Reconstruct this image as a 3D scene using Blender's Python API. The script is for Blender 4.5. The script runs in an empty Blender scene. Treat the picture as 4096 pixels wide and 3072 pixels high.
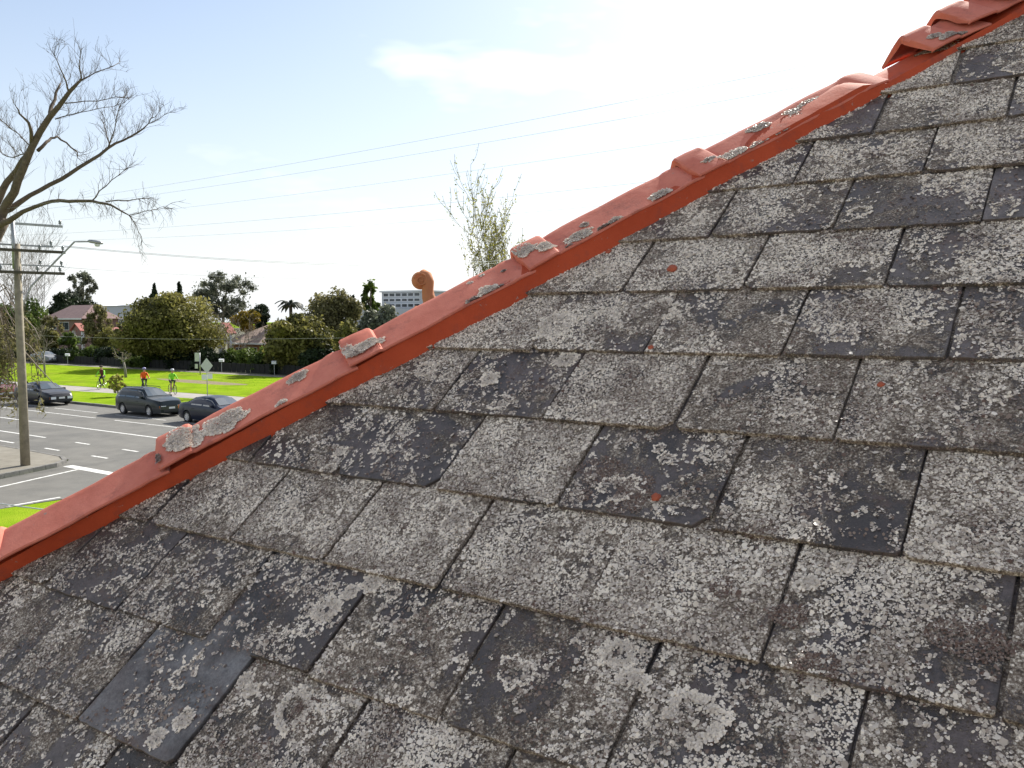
import bpy, bmesh, math, random
import numpy as np
from mathutils import Vector, Matrix

R = math.radians
random.seed(7)
rng = np.random.default_rng(11)
scene = bpy.context.scene
COL = scene.collection

# ------------------------------------------------------------------ camera
H = 5.4                                    # eye height above the road
FPX, PITCH, YAW = 3500.0, R(4.12), R(35.1)  # focal length in pixels of a 4096 wide frame
cam_d = bpy.data.cameras.new("camera")
cam_d.sensor_width = 36.0
cam_d.lens = FPX / 4096.0 * 36.0
cam_d.clip_start = 0.05
cam_d.clip_end = 6000.0
cam = bpy.data.objects.new("camera", cam_d)
cam.location = (0, 0, H)
cam.rotation_euler = (R(90) - PITCH, 0, YAW)
COL.objects.link(cam)
scene.camera = cam

# ------------------------------------------------------------------ sky and sun
SUN_EL, SUN_DX, SUN_DY = R(38.6), -0.15, 0.988
world = bpy.data.worlds.new("World")
scene.world = world
world.use_nodes = True
wn, wl = world.node_tree.nodes, world.node_tree.links
wn.clear()
w_out = wn.new("ShaderNodeOutputWorld")
w_bg = wn.new("ShaderNodeBackground")
w_sky = wn.new("ShaderNodeTexSky")
w_sky.sky_type = 'NISHITA'
w_sky.sun_disc = False
w_sky.sun_elevation = SUN_EL
w_sky.sun_rotation = math.atan2(SUN_DX, SUN_DY)
w_sky.air_density = 1.0
w_sky.dust_density = 1.0
w_sky.ozone_density = 1.5
w_bg.inputs["Strength"].default_value = 0.075
# thin bright cloud: noise on the view direction, stretched flat towards the horizon
w_tc = wn.new("ShaderNodeTexCoord")
w_map = wn.new("ShaderNodeMapping")
w_map.inputs["Location"].default_value = (2.3, 4.5, 1.3)
w_map.inputs["Scale"].default_value = (1.0, 1.0, 3.2)
w_n = wn.new("ShaderNodeTexNoise")
w_n.inputs["Scale"].default_value = 1.7
w_n.inputs["Detail"].default_value = 5.0
w_n.inputs["Roughness"].default_value = 0.55
w_rmp = wn.new("ShaderNodeValToRGB")
w_rmp.color_ramp.elements[0].position = 0.50
w_rmp.color_ramp.elements[0].color = (0, 0, 0, 1)
w_rmp.color_ramp.elements[1].position = 0.74
w_rmp.color_ramp.elements[1].color = (0.75, 0.75, 0.75, 1)
w_mix = wn.new("ShaderNodeMixRGB")
w_mix.inputs["Color2"].default_value = (18.5, 17.6, 16.6, 1)
wl.new(w_tc.outputs["Generated"], w_map.inputs["Vector"])
wl.new(w_map.outputs["Vector"], w_n.inputs["Vector"])
wl.new(w_n.outputs["Fac"], w_rmp.inputs["Fac"])
wl.new(w_rmp.outputs["Color"], w_mix.inputs["Fac"])
wl.new(w_sky.outputs["Color"], w_mix.inputs["Color1"])
# pale haze lying along the whole horizon
w_sep = wn.new("ShaderNodeSeparateXYZ"); w_abs = wn.new("ShaderNodeMath"); w_abs.operation = 'ABSOLUTE'
w_inv = wn.new("ShaderNodeMath"); w_inv.operation = 'SUBTRACT'; w_inv.inputs[0].default_value = 1.0
w_pow = wn.new("ShaderNodeMath"); w_pow.operation = 'POWER'; w_pow.inputs[1].default_value = 4.2
w_hz = wn.new("ShaderNodeMixRGB"); w_hz.inputs["Color2"].default_value = (6.2, 6.4, 6.6, 1)
wl.new(w_tc.outputs["Generated"], w_sep.inputs[0]); wl.new(w_sep.outputs["Z"], w_abs.inputs[0]); wl.new(w_abs.outputs[0], w_inv.inputs[1])
wl.new(w_inv.outputs[0], w_pow.inputs[0]); wl.new(w_pow.outputs[0], w_hz.inputs["Fac"]); wl.new(w_mix.outputs["Color"], w_hz.inputs["Color1"])
wl.new(w_hz.outputs["Color"], w_bg.inputs["Color"])
wl.new(w_bg.outputs["Background"], w_out.inputs["Surface"])

sun_d = bpy.data.lights.new("sun", 'SUN')
sun_d.energy = 4.2
sun_d.angle = R(0.5)
sun_d.color = (1.0, 0.95, 0.86)
sun = bpy.data.objects.new("sun", sun_d)
sd = Vector((SUN_DX * math.cos(SUN_EL), SUN_DY * math.cos(SUN_EL), math.sin(SUN_EL)))
sun.rotation_euler = sd.to_track_quat('Z', 'Y').to_euler()
sun.location = (0, 0, 60)
COL.objects.link(sun)

scene.view_settings.view_transform = 'Standard'
scene.view_settings.look = 'None'
scene.view_settings.exposure = 1.08
scene.view_settings.gamma = 1.0

# ------------------------------------------------------------------ pixel <-> place helpers
_cp, _sp, _cy, _sy = math.cos(PITCH), math.sin(PITCH), math.cos(YAW), math.sin(YAW)
def ray(px, py):
    x, y = (px - 2048) / FPX, -(py - 1536) / FPX
    up = _cp * y - _sp
    fw = _sp * y + _cp
    return Vector((_cy * x - _sy * fw, _sy * x + _cy * fw, up))
def atY(px, py, Y):                        # the place on the street grid's Y that shows at this pixel
    r = ray(px, py)
    return Vector((0, 0, H)) + r * (Y / r.y)
def atD(px, py, D):
    return Vector((0, 0, H)) + ray(px, py) * D
def gp(px, py, z=0.0):
    r = ray(px, py)
    return Vector((0, 0, H)) + r * ((z - H) / r.z)

# ------------------------------------------------------------------ mesh helpers
def link(o, parent=None):
    COL.objects.link(o)
    if parent is not None:
        o.parent = parent
    return o
def tag(o, label=None, cat=None, group=None, kind=None):
    if label: o["label"] = label
    if cat: o["category"] = cat
    if group: o["group"] = group
    if kind: o["kind"] = kind
    return o
def empty(name, loc=(0, 0, 0), rz=0.0, label=None, cat=None, group=None):
    o = bpy.data.objects.new(name, None)
    o.empty_display_size = 0.3
    o.location = loc
    o.rotation_euler = (0, 0, rz)
    link(o)
    return tag(o, label, cat, group)
def np_mesh(name, V, F, mat, smooth=False, attr=None):
    me = bpy.data.meshes.new(name)
    V = np.asarray(V, np.float32); F = np.asarray(F, np.int32)
    n, k = F.shape
    me.vertices.add(len(V)); me.vertices.foreach_set("co", V.ravel())
    me.loops.add(n * k); me.loops.foreach_set("vertex_index", F.ravel())
    me.polygons.add(n)
    me.polygons.foreach_set("loop_start", np.arange(0, n * k, k, dtype=np.int32))
    me.polygons.foreach_set("loop_total", np.full(n, k, np.int32))
    if smooth: me.polygons.foreach_set("use_smooth", np.ones(n, bool))
    if attr is not None:
        a = me.attributes.new("tone", 'FLOAT', 'POINT')
        a.data.foreach_set("value", np.asarray(attr, np.float32))
    me.materials.append(mat)
    me.update(calc_edges=True)
    me.validate()
    return me

class MB:
    """collects faces, then links them as one mesh object"""
    def __init__(s): s.v, s.f, s.m = [], [], []
    def add(s, verts, faces, m=0):
        b = len(s.v)
        s.v += [tuple(v) for v in verts]
        s.f += [tuple(b + i for i in f) for f in faces]
        s.m += [m] * len(faces)
        return s
    def box(s, lo, hi, m=0):
        (a, b, c), (d, e, f) = lo, hi
        return s.add([(a,b,c),(d,b,c),(d,e,c),(a,e,c),(a,b,f),(d,b,f),(d,e,f),(a,e,f)],
                     [(3,2,1,0),(4,5,6,7),(0,1,5,4),(1,2,6,5),(2,3,7,6),(3,0,4,7)], m)
    def tube(s, pts, rad, n=8, m=0, cap=True):
        pts = [Vector(p) for p in pts]
        if not hasattr(rad, '__len__'): rad = [rad] * len(pts)
        base = len(s.v); prev = None
        for i, p in enumerate(pts):
            d = (pts[min(i+1, len(pts)-1)] - pts[max(i-1, 0)])
            if d.length < 1e-9: d = Vector((0, 0, 1))
            d.normalize()
            if prev is None:
                a = d.cross(Vector((0, 0, 1)))
                if a.length < 1e-3: a = d.cross(Vector((1, 0, 0)))
            else:
                a = prev - d * prev.dot(d)
                if a.length < 1e-6: a = d.orthogonal()
            a.normalize(); prev = a
            b = d.cross(a)
            for k in range(n):
                t = 2 * math.pi * k / n
                s.v.append(tuple(p + (a * math.cos(t) + b * math.sin(t)) * rad[i]))
        for i in range(len(pts) - 1):
            for k in range(n):
                q = (k + 1) % n
                s.f.append((base+i*n+k, base+i*n+q, base+(i+1)*n+q, base+(i+1)*n+k)); s.m.append(m)
        if cap:
            s.f.append(tuple(base + k for k in reversed(range(n)))); s.m.append(m)
            s.f.append(tuple(base + (len(pts)-1)*n + k for k in range(n))); s.m.append(m)
        return s
    def lathe(s, prof, c=(0, 0, 0), n=16, m=0, axis='z'):
        base = len(s.v)
        for (r, z) in prof:
            for k in range(n):
                t = 2 * math.pi * k / n
                x, y = r * math.cos(t), r * math.sin(t)
                p = (x, y, z) if axis == 'z' else (x, z, y)
                s.v.append((p[0]+c[0], p[1]+c[1], p[2]+c[2]))
        for i in range(len(prof) - 1):
            for k in range(n):
                q = (k + 1) % n
                f = (base+i*n+k, base+i*n+q, base+(i+1)*n+q, base+(i+1)*n+k)
                s.f.append(f if axis == 'z' else f[::-1]); s.m.append(m)
        return s
    def prism(s, poly, z0, z1, m=0):       # poly in xy, counter-clockwise
        n = len(poly)
        vs = [(x, y, z0) for x, y in poly] + [(x, y, z1) for x, y in poly]
        fs = [tuple(reversed(range(n))), tuple(range(n, 2*n))] + [(i, (i+1) % n, n+(i+1) % n, n+i) for i in range(n)]
        return s.add(vs, fs, m)
    def build(s, name, mats, parent=None, smooth=False, kind=None, loc=None):
        me = bpy.data.meshes.new(name)
        me.from_pydata(s.v, [], s.f)
        for mt in (mats if isinstance(mats, (list, tuple)) else [mats]): me.materials.append(mt)
        me.polygons.foreach_set("material_index", s.m)
        if smooth: me.polygons.foreach_set("use_smooth", [True] * len(s.f))
        me.update()
        o = link(bpy.data.objects.new(name, me), parent)
        if loc is not None: o.location = loc
        if kind: o["kind"] = kind
        return o
def smooth_by_angle(o, ang=35):
    me = o.data
    bm = bmesh.new(); bm.from_mesh(me)
    for f in bm.faces: f.smooth = True
    for e in bm.edges:
        if len(e.link_faces) == 2 and e.calc_face_angle(0) > R(ang): e.smooth = False
    bm.to_mesh(me); bm.free()
    return o
def copy_tree(o, parent=None):
    c = o.copy(); COL.objects.link(c); c.parent = parent
    for ch in list(o.children): copy_tree(ch, c)
    return c

# ------------------------------------------------------------------ materials
def mat(name):
    m = bpy.data.materials.new(name); m.use_nodes = True
    nt = m.node_tree; b = nt.nodes["Principled BSDF"]
    return m, nt, b
def N(nt, t, **kw):
    n = nt.nodes.new(t)
    for k, v in kw.items():
        if k in n.inputs: n.inputs[k].default_value = v
        else: setattr(n, k, v)
    return n
def ramp(nt, stops):
    r = nt.nodes.new("ShaderNodeValToRGB"); cr = r.color_ramp
    while len(cr.elements) > 1: cr.elements.remove(cr.elements[-1])
    cr.elements[0].position = stops[0][0]; cr.elements[0].color = (*stops[0][1], 1) if len(stops[0][1]) == 3 else stops[0][1]
    for p, c in stops[1:]:
        e = cr.elements.new(p); e.color = (*c, 1) if len(c) == 3 else c
    return r
def mixc(nt, fac, a, b, mode='MIX'):
    m = nt.nodes.new("ShaderNodeMixRGB"); m.blend_type = mode
    for inp, v in ((m.inputs[0], fac), (m.inputs[1], a), (m.inputs[2], b)):
        if hasattr(v, 'links') or hasattr(v, 'is_linked'): nt.links.new(v, inp)
        elif isinstance(v, (int, float)): inp.default_value = v
        else: inp.default_value = (*v, 1)
    return m.outputs[0]
def math_n(nt, op, a, b=0.0, clamp=False):
    m = nt.nodes.new("ShaderNodeMath"); m.operation = op; m.use_clamp = clamp
    for inp, v in ((m.inputs[0], a), (m.inputs[1], b)):
        if isinstance(v, (int, float)): inp.default_value = v
        else: nt.links.new(v, inp)
    return m.outputs[0]
def bump(nt, b, height, strength=0.4, dist=0.01):
    bp = N(nt, "ShaderNodeBump"); bp.inputs["Strength"].default_value = strength; bp.inputs["Distance"].default_value = dist
    nt.links.new(height, bp.inputs["Height"]); nt.links.new(bp.outputs["Normal"], b.inputs["Normal"])
def simple(name, col, rough=0.6, var=0.12, scale=6.0, metal=0.0, bmp=0.0, coat=0.0, spec=None):
    m, nt, b = mat(name)
    tc = N(nt, "ShaderNodeTexCoord"); n = N(nt, "ShaderNodeTexNoise", Scale=scale, Detail=5.0, Roughness=0.6)
    nt.links.new(tc.outputs["Object"], n.inputs["Vector"])
    r = ramp(nt, [(0.3, tuple(c * (1 - var) for c in col)), (0.7, tuple(min(1, c * (1 + var)) for c in col))])
    nt.links.new(n.outputs["Fac"], r.inputs["Fac"]); nt.links.new(r.outputs["Color"], b.inputs["Base Color"])
    b.inputs["Roughness"].default_value = rough; b.inputs["Metallic"].default_value = metal
    if coat: b.inputs["Coat Weight"].default_value = coat; b.inputs["Coat Roughness"].default_value = 0.05
    if spec is not None: b.inputs["Specular IOR Level"].default_value = spec
    if bmp: bump(nt, b, n.outputs["Fac"], bmp, 0.02)
    return m
def leafmat(name, dark, light, trans=0.35, rough=0.55, spec=0.22):
    m, nt, b = mat(name)
    at = N(nt, "ShaderNodeAttribute"); at.attribute_name = "tone"
    r = ramp(nt, [(0.0, dark), (1.0, light)])
    nt.links.new(at.outputs["Fac"], r.inputs["Fac"]); nt.links.new(r.outputs["Color"], b.inputs["Base Color"])
    b.inputs["Roughness"].default_value = rough; b.inputs["Specular IOR Level"].default_value = spec
    tr = N(nt, "ShaderNodeBsdfTranslucent"); mx = N(nt, "ShaderNodeMixShader"); mx.inputs[0].default_value = trans
    nt.links.new(r.outputs["Color"], tr.inputs["Color"])
    nt.links.new(b.outputs[0], mx.inputs[1]); nt.links.new(tr.outputs[0], mx.inputs[2])
    nt.links.new(mx.outputs[0], nt.nodes["Material Output"].inputs["Surface"])
    return m

def slate_material():
    m, nt, b = mat("slate")
    tc = N(nt, "ShaderNodeTexCoord"); oi = N(nt, "ShaderNodeObjectInfo")
    off = N(nt, "ShaderNodeVectorMath", operation='SCALE'); off.inputs[0].default_value = (37.0, 71.0, 13.0)
    nt.links.new(oi.outputs["Random"], off.inputs["Scale"])
    add = N(nt, "ShaderNodeVectorMath", operation='ADD')
    nt.links.new(tc.outputs["Object"], add.inputs[0]); nt.links.new(off.outputs[0], add.inputs[1])
    vec = add.outputs[0]
    def noise(scale, det=6.0, rough=0.6, dist=0.0):
        n = N(nt, "ShaderNodeTexNoise", Scale=scale, Detail=det, Roughness=rough, Distortion=dist)
        nt.links.new(vec, n.inputs["Vector"]); return n.outputs["Fac"]
    def thr(sig, lo, hi):
        r = ramp(nt, [(lo, (0, 0, 0)), (hi, (1, 1, 1))]); nt.links.new(sig, r.inputs["Fac"]); return r.outputs["Color"]
    # the stone itself, blue grey to purple grey, a little different on every slate
    tone = ramp(nt, [(0.0, (0.068, 0.056, 0.052)), (0.35, (0.104, 0.088, 0.083)), (0.6, (0.124, 0.096, 0.088)), (0.8, (0.138, 0.121, 0.115)), (1.0, (0.195, 0.186, 0.180))])
    sepc = N(nt, "ShaderNodeSeparateColor"); nt.links.new(oi.outputs["Color"], sepc.inputs[0]); nt.links.new(sepc.outputs[1], tone.inputs["Fac"])
    stone = mixc(nt, thr(noise(9, 6, .65), .35, .7), tone.outputs["Color"], (0.105, 0.080, 0.070))
    stone = mixc(nt, .45, stone, thr(noise(150, 5, .75), .25, .75), 'OVERLAY')
    # black algae and brown rust stains
    c = mixc(nt, math_n(nt, 'MULTIPLY', thr(noise(7.5, 6, .68, .5), .47, .60), 0.80), stone, (0.034, 0.029, 0.027))
    c = mixc(nt, math_n(nt, 'MULTIPLY', thr(noise(11, 6, .72, .6), .55, .68), 0.7), c, (0.105, 0.060, 0.042))
    # crusty lichen: patches broken up into specks
    patch = noise(8.0, 7, .62, .8)
    speck = noise(330.0, 3, .7)
    speck2 = noise(130.0, 4, .75)
    cover = math_n(nt, 'ADD', math_n(nt, 'MULTIPLY', patch, 1.45), math_n(nt, 'MULTIPLY', speck, 0.60))
    cover = math_n(nt, 'ADD', cover, math_n(nt, 'MULTIPLY', speck2, 0.45))
    cov = math_n(nt, 'ADD', cover, math_n(nt, 'MULTIPLY', math_n(nt, 'SUBTRACT', sepc.outputs[0], 0.5), 0.62))
    lm = thr(cov, 1.10, 1.22)
    r2 = ramp(nt, [(0.0, (0, 0, 0)), (1.0, (1, 1, 1))])
    lmask = N(nt, "ShaderNodeMapRange"); lmask.inputs["From Min"].default_value = 1.25; lmask.inputs["From Max"].default_value = 1.36
    nt.links.new(cov, lmask.inputs["Value"])
    tint = ramp(nt, [(0.37, (0.050, 0.036, 0.028)), (0.45, (0.135, 0.097, 0.070)), (0.54, (0.31, 0.253, 0.195)), (0.62, (0.76, 0.665, 0.545))])
    fine = math_n(nt, 'ADD', math_n(nt, 'MULTIPLY', noise(210, 4, .7), 0.72), math_n(nt, 'MULTIPLY', noise(45, 5, .7), 0.28))
    nt.links.new(fine, tint.inputs["Fac"])
    bare = thr(noise(14, 6, .7, .8), .60, .66)
    lm2 = math_n(nt, 'MULTIPLY', lmask.outputs[0], math_n(nt, 'SUBTRACT', 1.0, math_n(nt, 'MULTIPLY', bare, .9)))
    c = mixc(nt, lm2, c, tint.outputs["Color"])
    nt.links.new(c, b.inputs["Base Color"])
    rr = N(nt, "ShaderNodeMapRange"); rr.inputs["To Min"].default_value = 0.46; rr.inputs["To Max"].default_value = 0.95
    nt.links.new(lmask.outputs[0], rr.inputs["Value"]); nt.links.new(rr.outputs[0], b.inputs["Roughness"])
    b.inputs["Specular IOR Level"].default_value = 0.45
    hgt = math_n(nt, 'ADD', math_n(nt, 'MULTIPLY', lmask.outputs[0], 0.8), math_n(nt, 'ADD', math_n(nt, 'MULTIPLY', speck, 0.5), math_n(nt, 'MULTIPLY', noise(26, 6, .6), 0.9)))
    bump(nt, b, hgt, 0.85, 0.0026)
    return m

def terracotta_material(name, dark, light, dirty):
    m, nt, b = mat(name)
    tc = N(nt, "ShaderNodeTexCoord"); oi = N(nt, "ShaderNodeObjectInfo")
    off = N(nt, "ShaderNodeVectorMath", operation='SCALE'); off.inputs[0].default_value = (17.0, 41.0, 5.0)
    nt.links.new(oi.outputs["Random"], off.inputs["Scale"])
    add = N(nt, "ShaderNodeVectorMath", operation='ADD')
    nt.links.new(tc.outputs["Object"], add.inputs[0]); nt.links.new(off.outputs[0], add.inputs[1])
    def noise(scale, det=6.0, rough=0.6):
        n = N(nt, "ShaderNodeTexNoise", Scale=scale, Detail=det, Roughness=rough)
        nt.links.new(add.outputs[0], n.inputs["Vector"]); return n.outputs["Fac"]
    r = ramp(nt, [(0.25, dark), (0.75, light)]); nt.links.new(noise(6, 7, .75), r.inputs["Fac"])
    s = ramp(nt, [(0.53, (0, 0, 0)), (0.74, (1, 1, 1))]); nt.links.new(noise(11, 8, .75), s.inputs["Fac"])
    c = mixc(nt, math_n(nt, 'MULTIPLY', s.outputs["Color"], 0.6 * dirty), r.outputs["Color"], (0.13, 0.055, 0.05))
    s2 = ramp(nt, [(0.66, (0, 0, 0)), (0.70, (1, 1, 1))]); nt.links.new(noise(38, 5, .7), s2.inputs["Fac"])
    c = mixc(nt, math_n(nt, 'MULTIPLY', s2.outputs["Color"], 0.7 * dirty), c, (0.30, 0.27, 0.23))
    nt.links.new(c, b.inputs["Base Color"]); b.inputs["Roughness"].default_value = 0.8; b.inputs["Specular IOR Level"].default_value = 0.25
    h = math_n(nt, 'ADD', math_n(nt, 'MULTIPLY', noise(240, 3, .6), 0.35), noise(30, 5, .6))
    bump(nt, b, h, 0.35, 0.0025)
    return m

M = {}
M['slate'] = slate_material()
M['cap'] = terracotta_material("terracotta", (0.50, 0.128, 0.082), (0.71, 0.245, 0.172), 1.0)
M['bed'] = terracotta_material("red_mortar", (0.38, 0.054, 0.018), (0.50, 0.082, 0.030), 1.0)
M['finial'] = terracotta_material("orange_terracotta", (0.42, 0.16, 0.07), (0.52, 0.22, 0.10), 0.5)
M['lichen'] = leafmat("lichen", (0.120, 0.062, 0.038), (0.94, 0.820, 0.672), 0.10, 0.42, 0.5)
M['deck'] = simple("roof_deck", (0.03, 0.028, 0.027), 0.9)
M['brick'] = simple("brick_wall", (0.26, 0.10, 0.06), 0.85, 0.2, 3)
M['chip'] = simple("clay_crumb", (0.36, 0.085, 0.04), 0.85, 0.25, 90)

# ------------------------------------------------------------------ the near house: slate roof with a terracotta hip
EXP, SW, PITCHR, DIST, V0 = 0.225, 0.302, R(38.28), 1.132, 10.86
cP, sP = math.cos(PITCHR), math.sin(PITCHR)
NRM, VUP, UX = Vector((0, -sP, cP)), Vector((0, cP, sP)), Vector((1, 0, 0))
EYE = Vector((0, 0, H))
def roof(u, v, h=0.0):
    return EYE + UX * u + VUP * v - NRM * DIST + NRM * h
def roof_uv(px, py):
    r = ray(px, py); t = -DIST / r.dot(NRM); q = r * t
    return q.x, q.y * cP + q.z * sP
def on_screen(p, m=0.06):
    q = p - EYE
    X = _cy * q.x + _sy * q.y; Y = -_sy * q.x + _cy * q.y
    fw = _cp * Y - _sp * q.z; up = _sp * Y + _cp * q.z
    if fw <= 0.05: return False
    return abs(X / fw) < 0.585 * (1 + m) and abs(up / fw) < 0.439 * (1 + m)
HIP = Vector((1, 1, math.tan(PITCHR))).normalized()
CC = Vector((1, -1, 0)).normalized()
WW = CC.cross(HIP); WW = WW if WW.z > 0 else -WW
HB0 = roof(-6.17 * EXP, (V0 - 4.5) * EXP)          # on the lower edge of the mortar
HC0 = HB0 - CC * 0.117                             # under the ridge of the caps
HN = Vector((0.7866, -0.6175))                     # in the slope, away from the hip
HP = Vector((-6.17 * EXP, (V0 - 4.5) * EXP)) - HN * 0.095

house = empty("slate_house", (0, 0, 0), 0, "near house roof of lichen covered grey slates with orange terracotta hip tiles", "house")
K_TOP, K_BOT = -9, 16
v_eave, v_ridge = (V0 - K_BOT) * EXP, (V0 - K_TOP) * EXP
def hip_u(v):                                       # where the hip crosses this height of the slope
    return HP.x + (v - HP.y) * 0.785
ze, zr = roof(0, v_eave).z, roof(0, v_ridge).z
ye, yr = roof(0, v_eave).y, roof(0, v_ridge).y
xe, xr = hip_u(v_eave) - 0.05, hip_u(v_ridge)
XR = 9.0
mb = MB()
dk = -0.034
A, B_, C_, D_ = roof(hip_u(v_eave), v_eave, dk), roof(XR, v_eave, dk), roof(XR, v_ridge, dk), roof(hip_u(v_ridge), v_ridge, dk)
mb.add([A, B_, C_, D_, *[p - NRM * 0.02 for p in (A, B_, C_, D_)]], [(0,1,2,3),(7,6,5,4),(0,4,5,1),(1,5,6,2),(2,6,7,3),(3,7,4,0)])
slope = mb.build("roof_slope", M['deck'], house)

# --- slates
def hash2(ix, iy, s):
    a = (ix.astype(np.int64) * 374761393 + iy.astype(np.int64) * 668265263 + s * 1442695041) & 0x7fffffff
    a = ((a ^ (a >> 13)) * 1274126177) & 0x7fffffff
    return ((a ^ (a >> 16)) & 0xffff) / 65535.0
def vnoise(x, y, s):
    ix, iy = np.floor(x), np.floor(y); fx, fy = x - ix, y - iy
    fx = fx * fx * (3 - 2 * fx); fy = fy * fy * (3 - 2 * fy)
    ix = ix.astype(np.int64); iy = iy.astype(np.int64)
    a, b = hash2(ix, iy, s), hash2(ix + 1, iy, s)
    c, d = hash2(ix, iy + 1, s), hash2(ix + 1, iy + 1, s)
    return (a * (1 - fx) + b * fx) * (1 - fy) + (c * (1 - fx) + d * fx) * fy
def fbm(x, y, s, o=4):
    t, a, n = 0, 0.5, 0
    for i in range(o):
        t = t + a * vnoise(x * 2 ** i, y * 2 ** i, s + i * 17); n += a; a *= 0.55
    return t / n
def clip_poly(poly, p0, nrm):                      # keep the side nrm points to
    out = []
    for i in range(len(poly)):
        a, b = poly[i], poly[(i + 1) % len(poly)]
        da = (a[0]-p0[0])*nrm[0] + (a[1]-p0[1])*nrm[1]; db = (b[0]-p0[0])*nrm[0] + (b[1]-p0[1])*nrm[1]
        if da >= 0: out.append(a)
        if (da >= 0) != (db >= 0):
            t = da / (da - db); out.append((a[0]+(b[0]-a[0])*t, a[1]+(b[1]-a[1])*t))
    return out
TH = 0.0078
BUTT = 2.1 * TH + 0.0012
SL = 2.1 * EXP
OFF = .75 * BUTT + TH
overrides = [(1600,1800,.40),(750,2800,.05),(1020,2480,.16),(1300,2450,.40),(1800,1560,.42),(2600,1950,.46),(560,2150,.42),(240,2240,.6),
             (3850,1700,.72),(3900,2050,.97),(2700,2350,.86),(1400,2150,.93),(2000,1790,.84),(2050,1280,.86),(1560,1320,.86),(2500,1300,.72),
             (3000,2000,.60),(2250,2250,.78),(3500,2450,.62),(2500,2750,.6),(3000,2950,.52),(300,2560,.6),(1700,2600,.66),(950,2050,.80),
             (700,2350,.52),(1150,1750,.50),(3700,830,.5),(4050,760,.38),(3050,830,.60),(3850,560,.66),(2900,1040,.80),(3300,1040,.72),(3900,1020,.62),
             (2400,1560,.82),(3000,1590,.70),(60,2440,.6),(1000,2950,.72)]
ov = []
for (px, py, cv) in overrides:
    u_, v_ = roof_uv(px, py); ov.append((u_, v_, cv))
tones = [(*roof_uv(750, 2800), 1.0), (*roof_uv(1300, 2450), .05), (*roof_uv(1600, 1800), .15), (*roof_uv(560, 2150), .05), (*roof_uv(4050, 760), .7)]
flV, flF, flT = [], [], []
def add_flakes(P, Nn, T1, T2, rad, tone, lift, tilt=0.5, elong=None):
    """P (n,3) centres; Nn, T1, T2 surface frame; little six-sided crusts"""
    n = len(P)
    if n == 0: return
    ang = np.arange(6) / 6 * 2 * np.pi
    a = ang[None, :] + rng.random((n, 1)) * 6.28
    rr = rad[:, None] * (0.65 + 0.6 * rng.random((n, 6)))
    x, y = np.cos(a) * rr, np.sin(a) * rr
    tx, ty = (rng.random((n, 1)) - .5) * 2 * tilt, (rng.random((n, 1)) - .5) * 2 * tilt
    z = lift[:, None] + x * tx + y * ty + rng.random((n, 6)) * rad[:, None] * 0.3
    z = np.maximum(z, 0.0002)
    rim = P[:, None, :] + x[..., None] * T1 + y[..., None] * T2 + z[..., None] * Nn
    cen = P + (lift + rad * 0.28)[:, None] * Nn
    V = np.concatenate([cen[:, None, :], rim], 1).reshape(-1, 3)
    base = sum(len(v) for v in flV)
    i0 = base + np.arange(n)[:, None] * 7
    k = np.arange(6)
    F = np.stack([np.broadcast_to(i0, (n, 6)), i0 + 1 + k, i0 + 1 + (k + 1) % 6], -1).reshape(-1, 3)
    flV.append(V); flF.append(F); flT.append(np.repeat(tone, 7))
BRK = roof_uv(1320, 2450)
sid = 0
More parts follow.
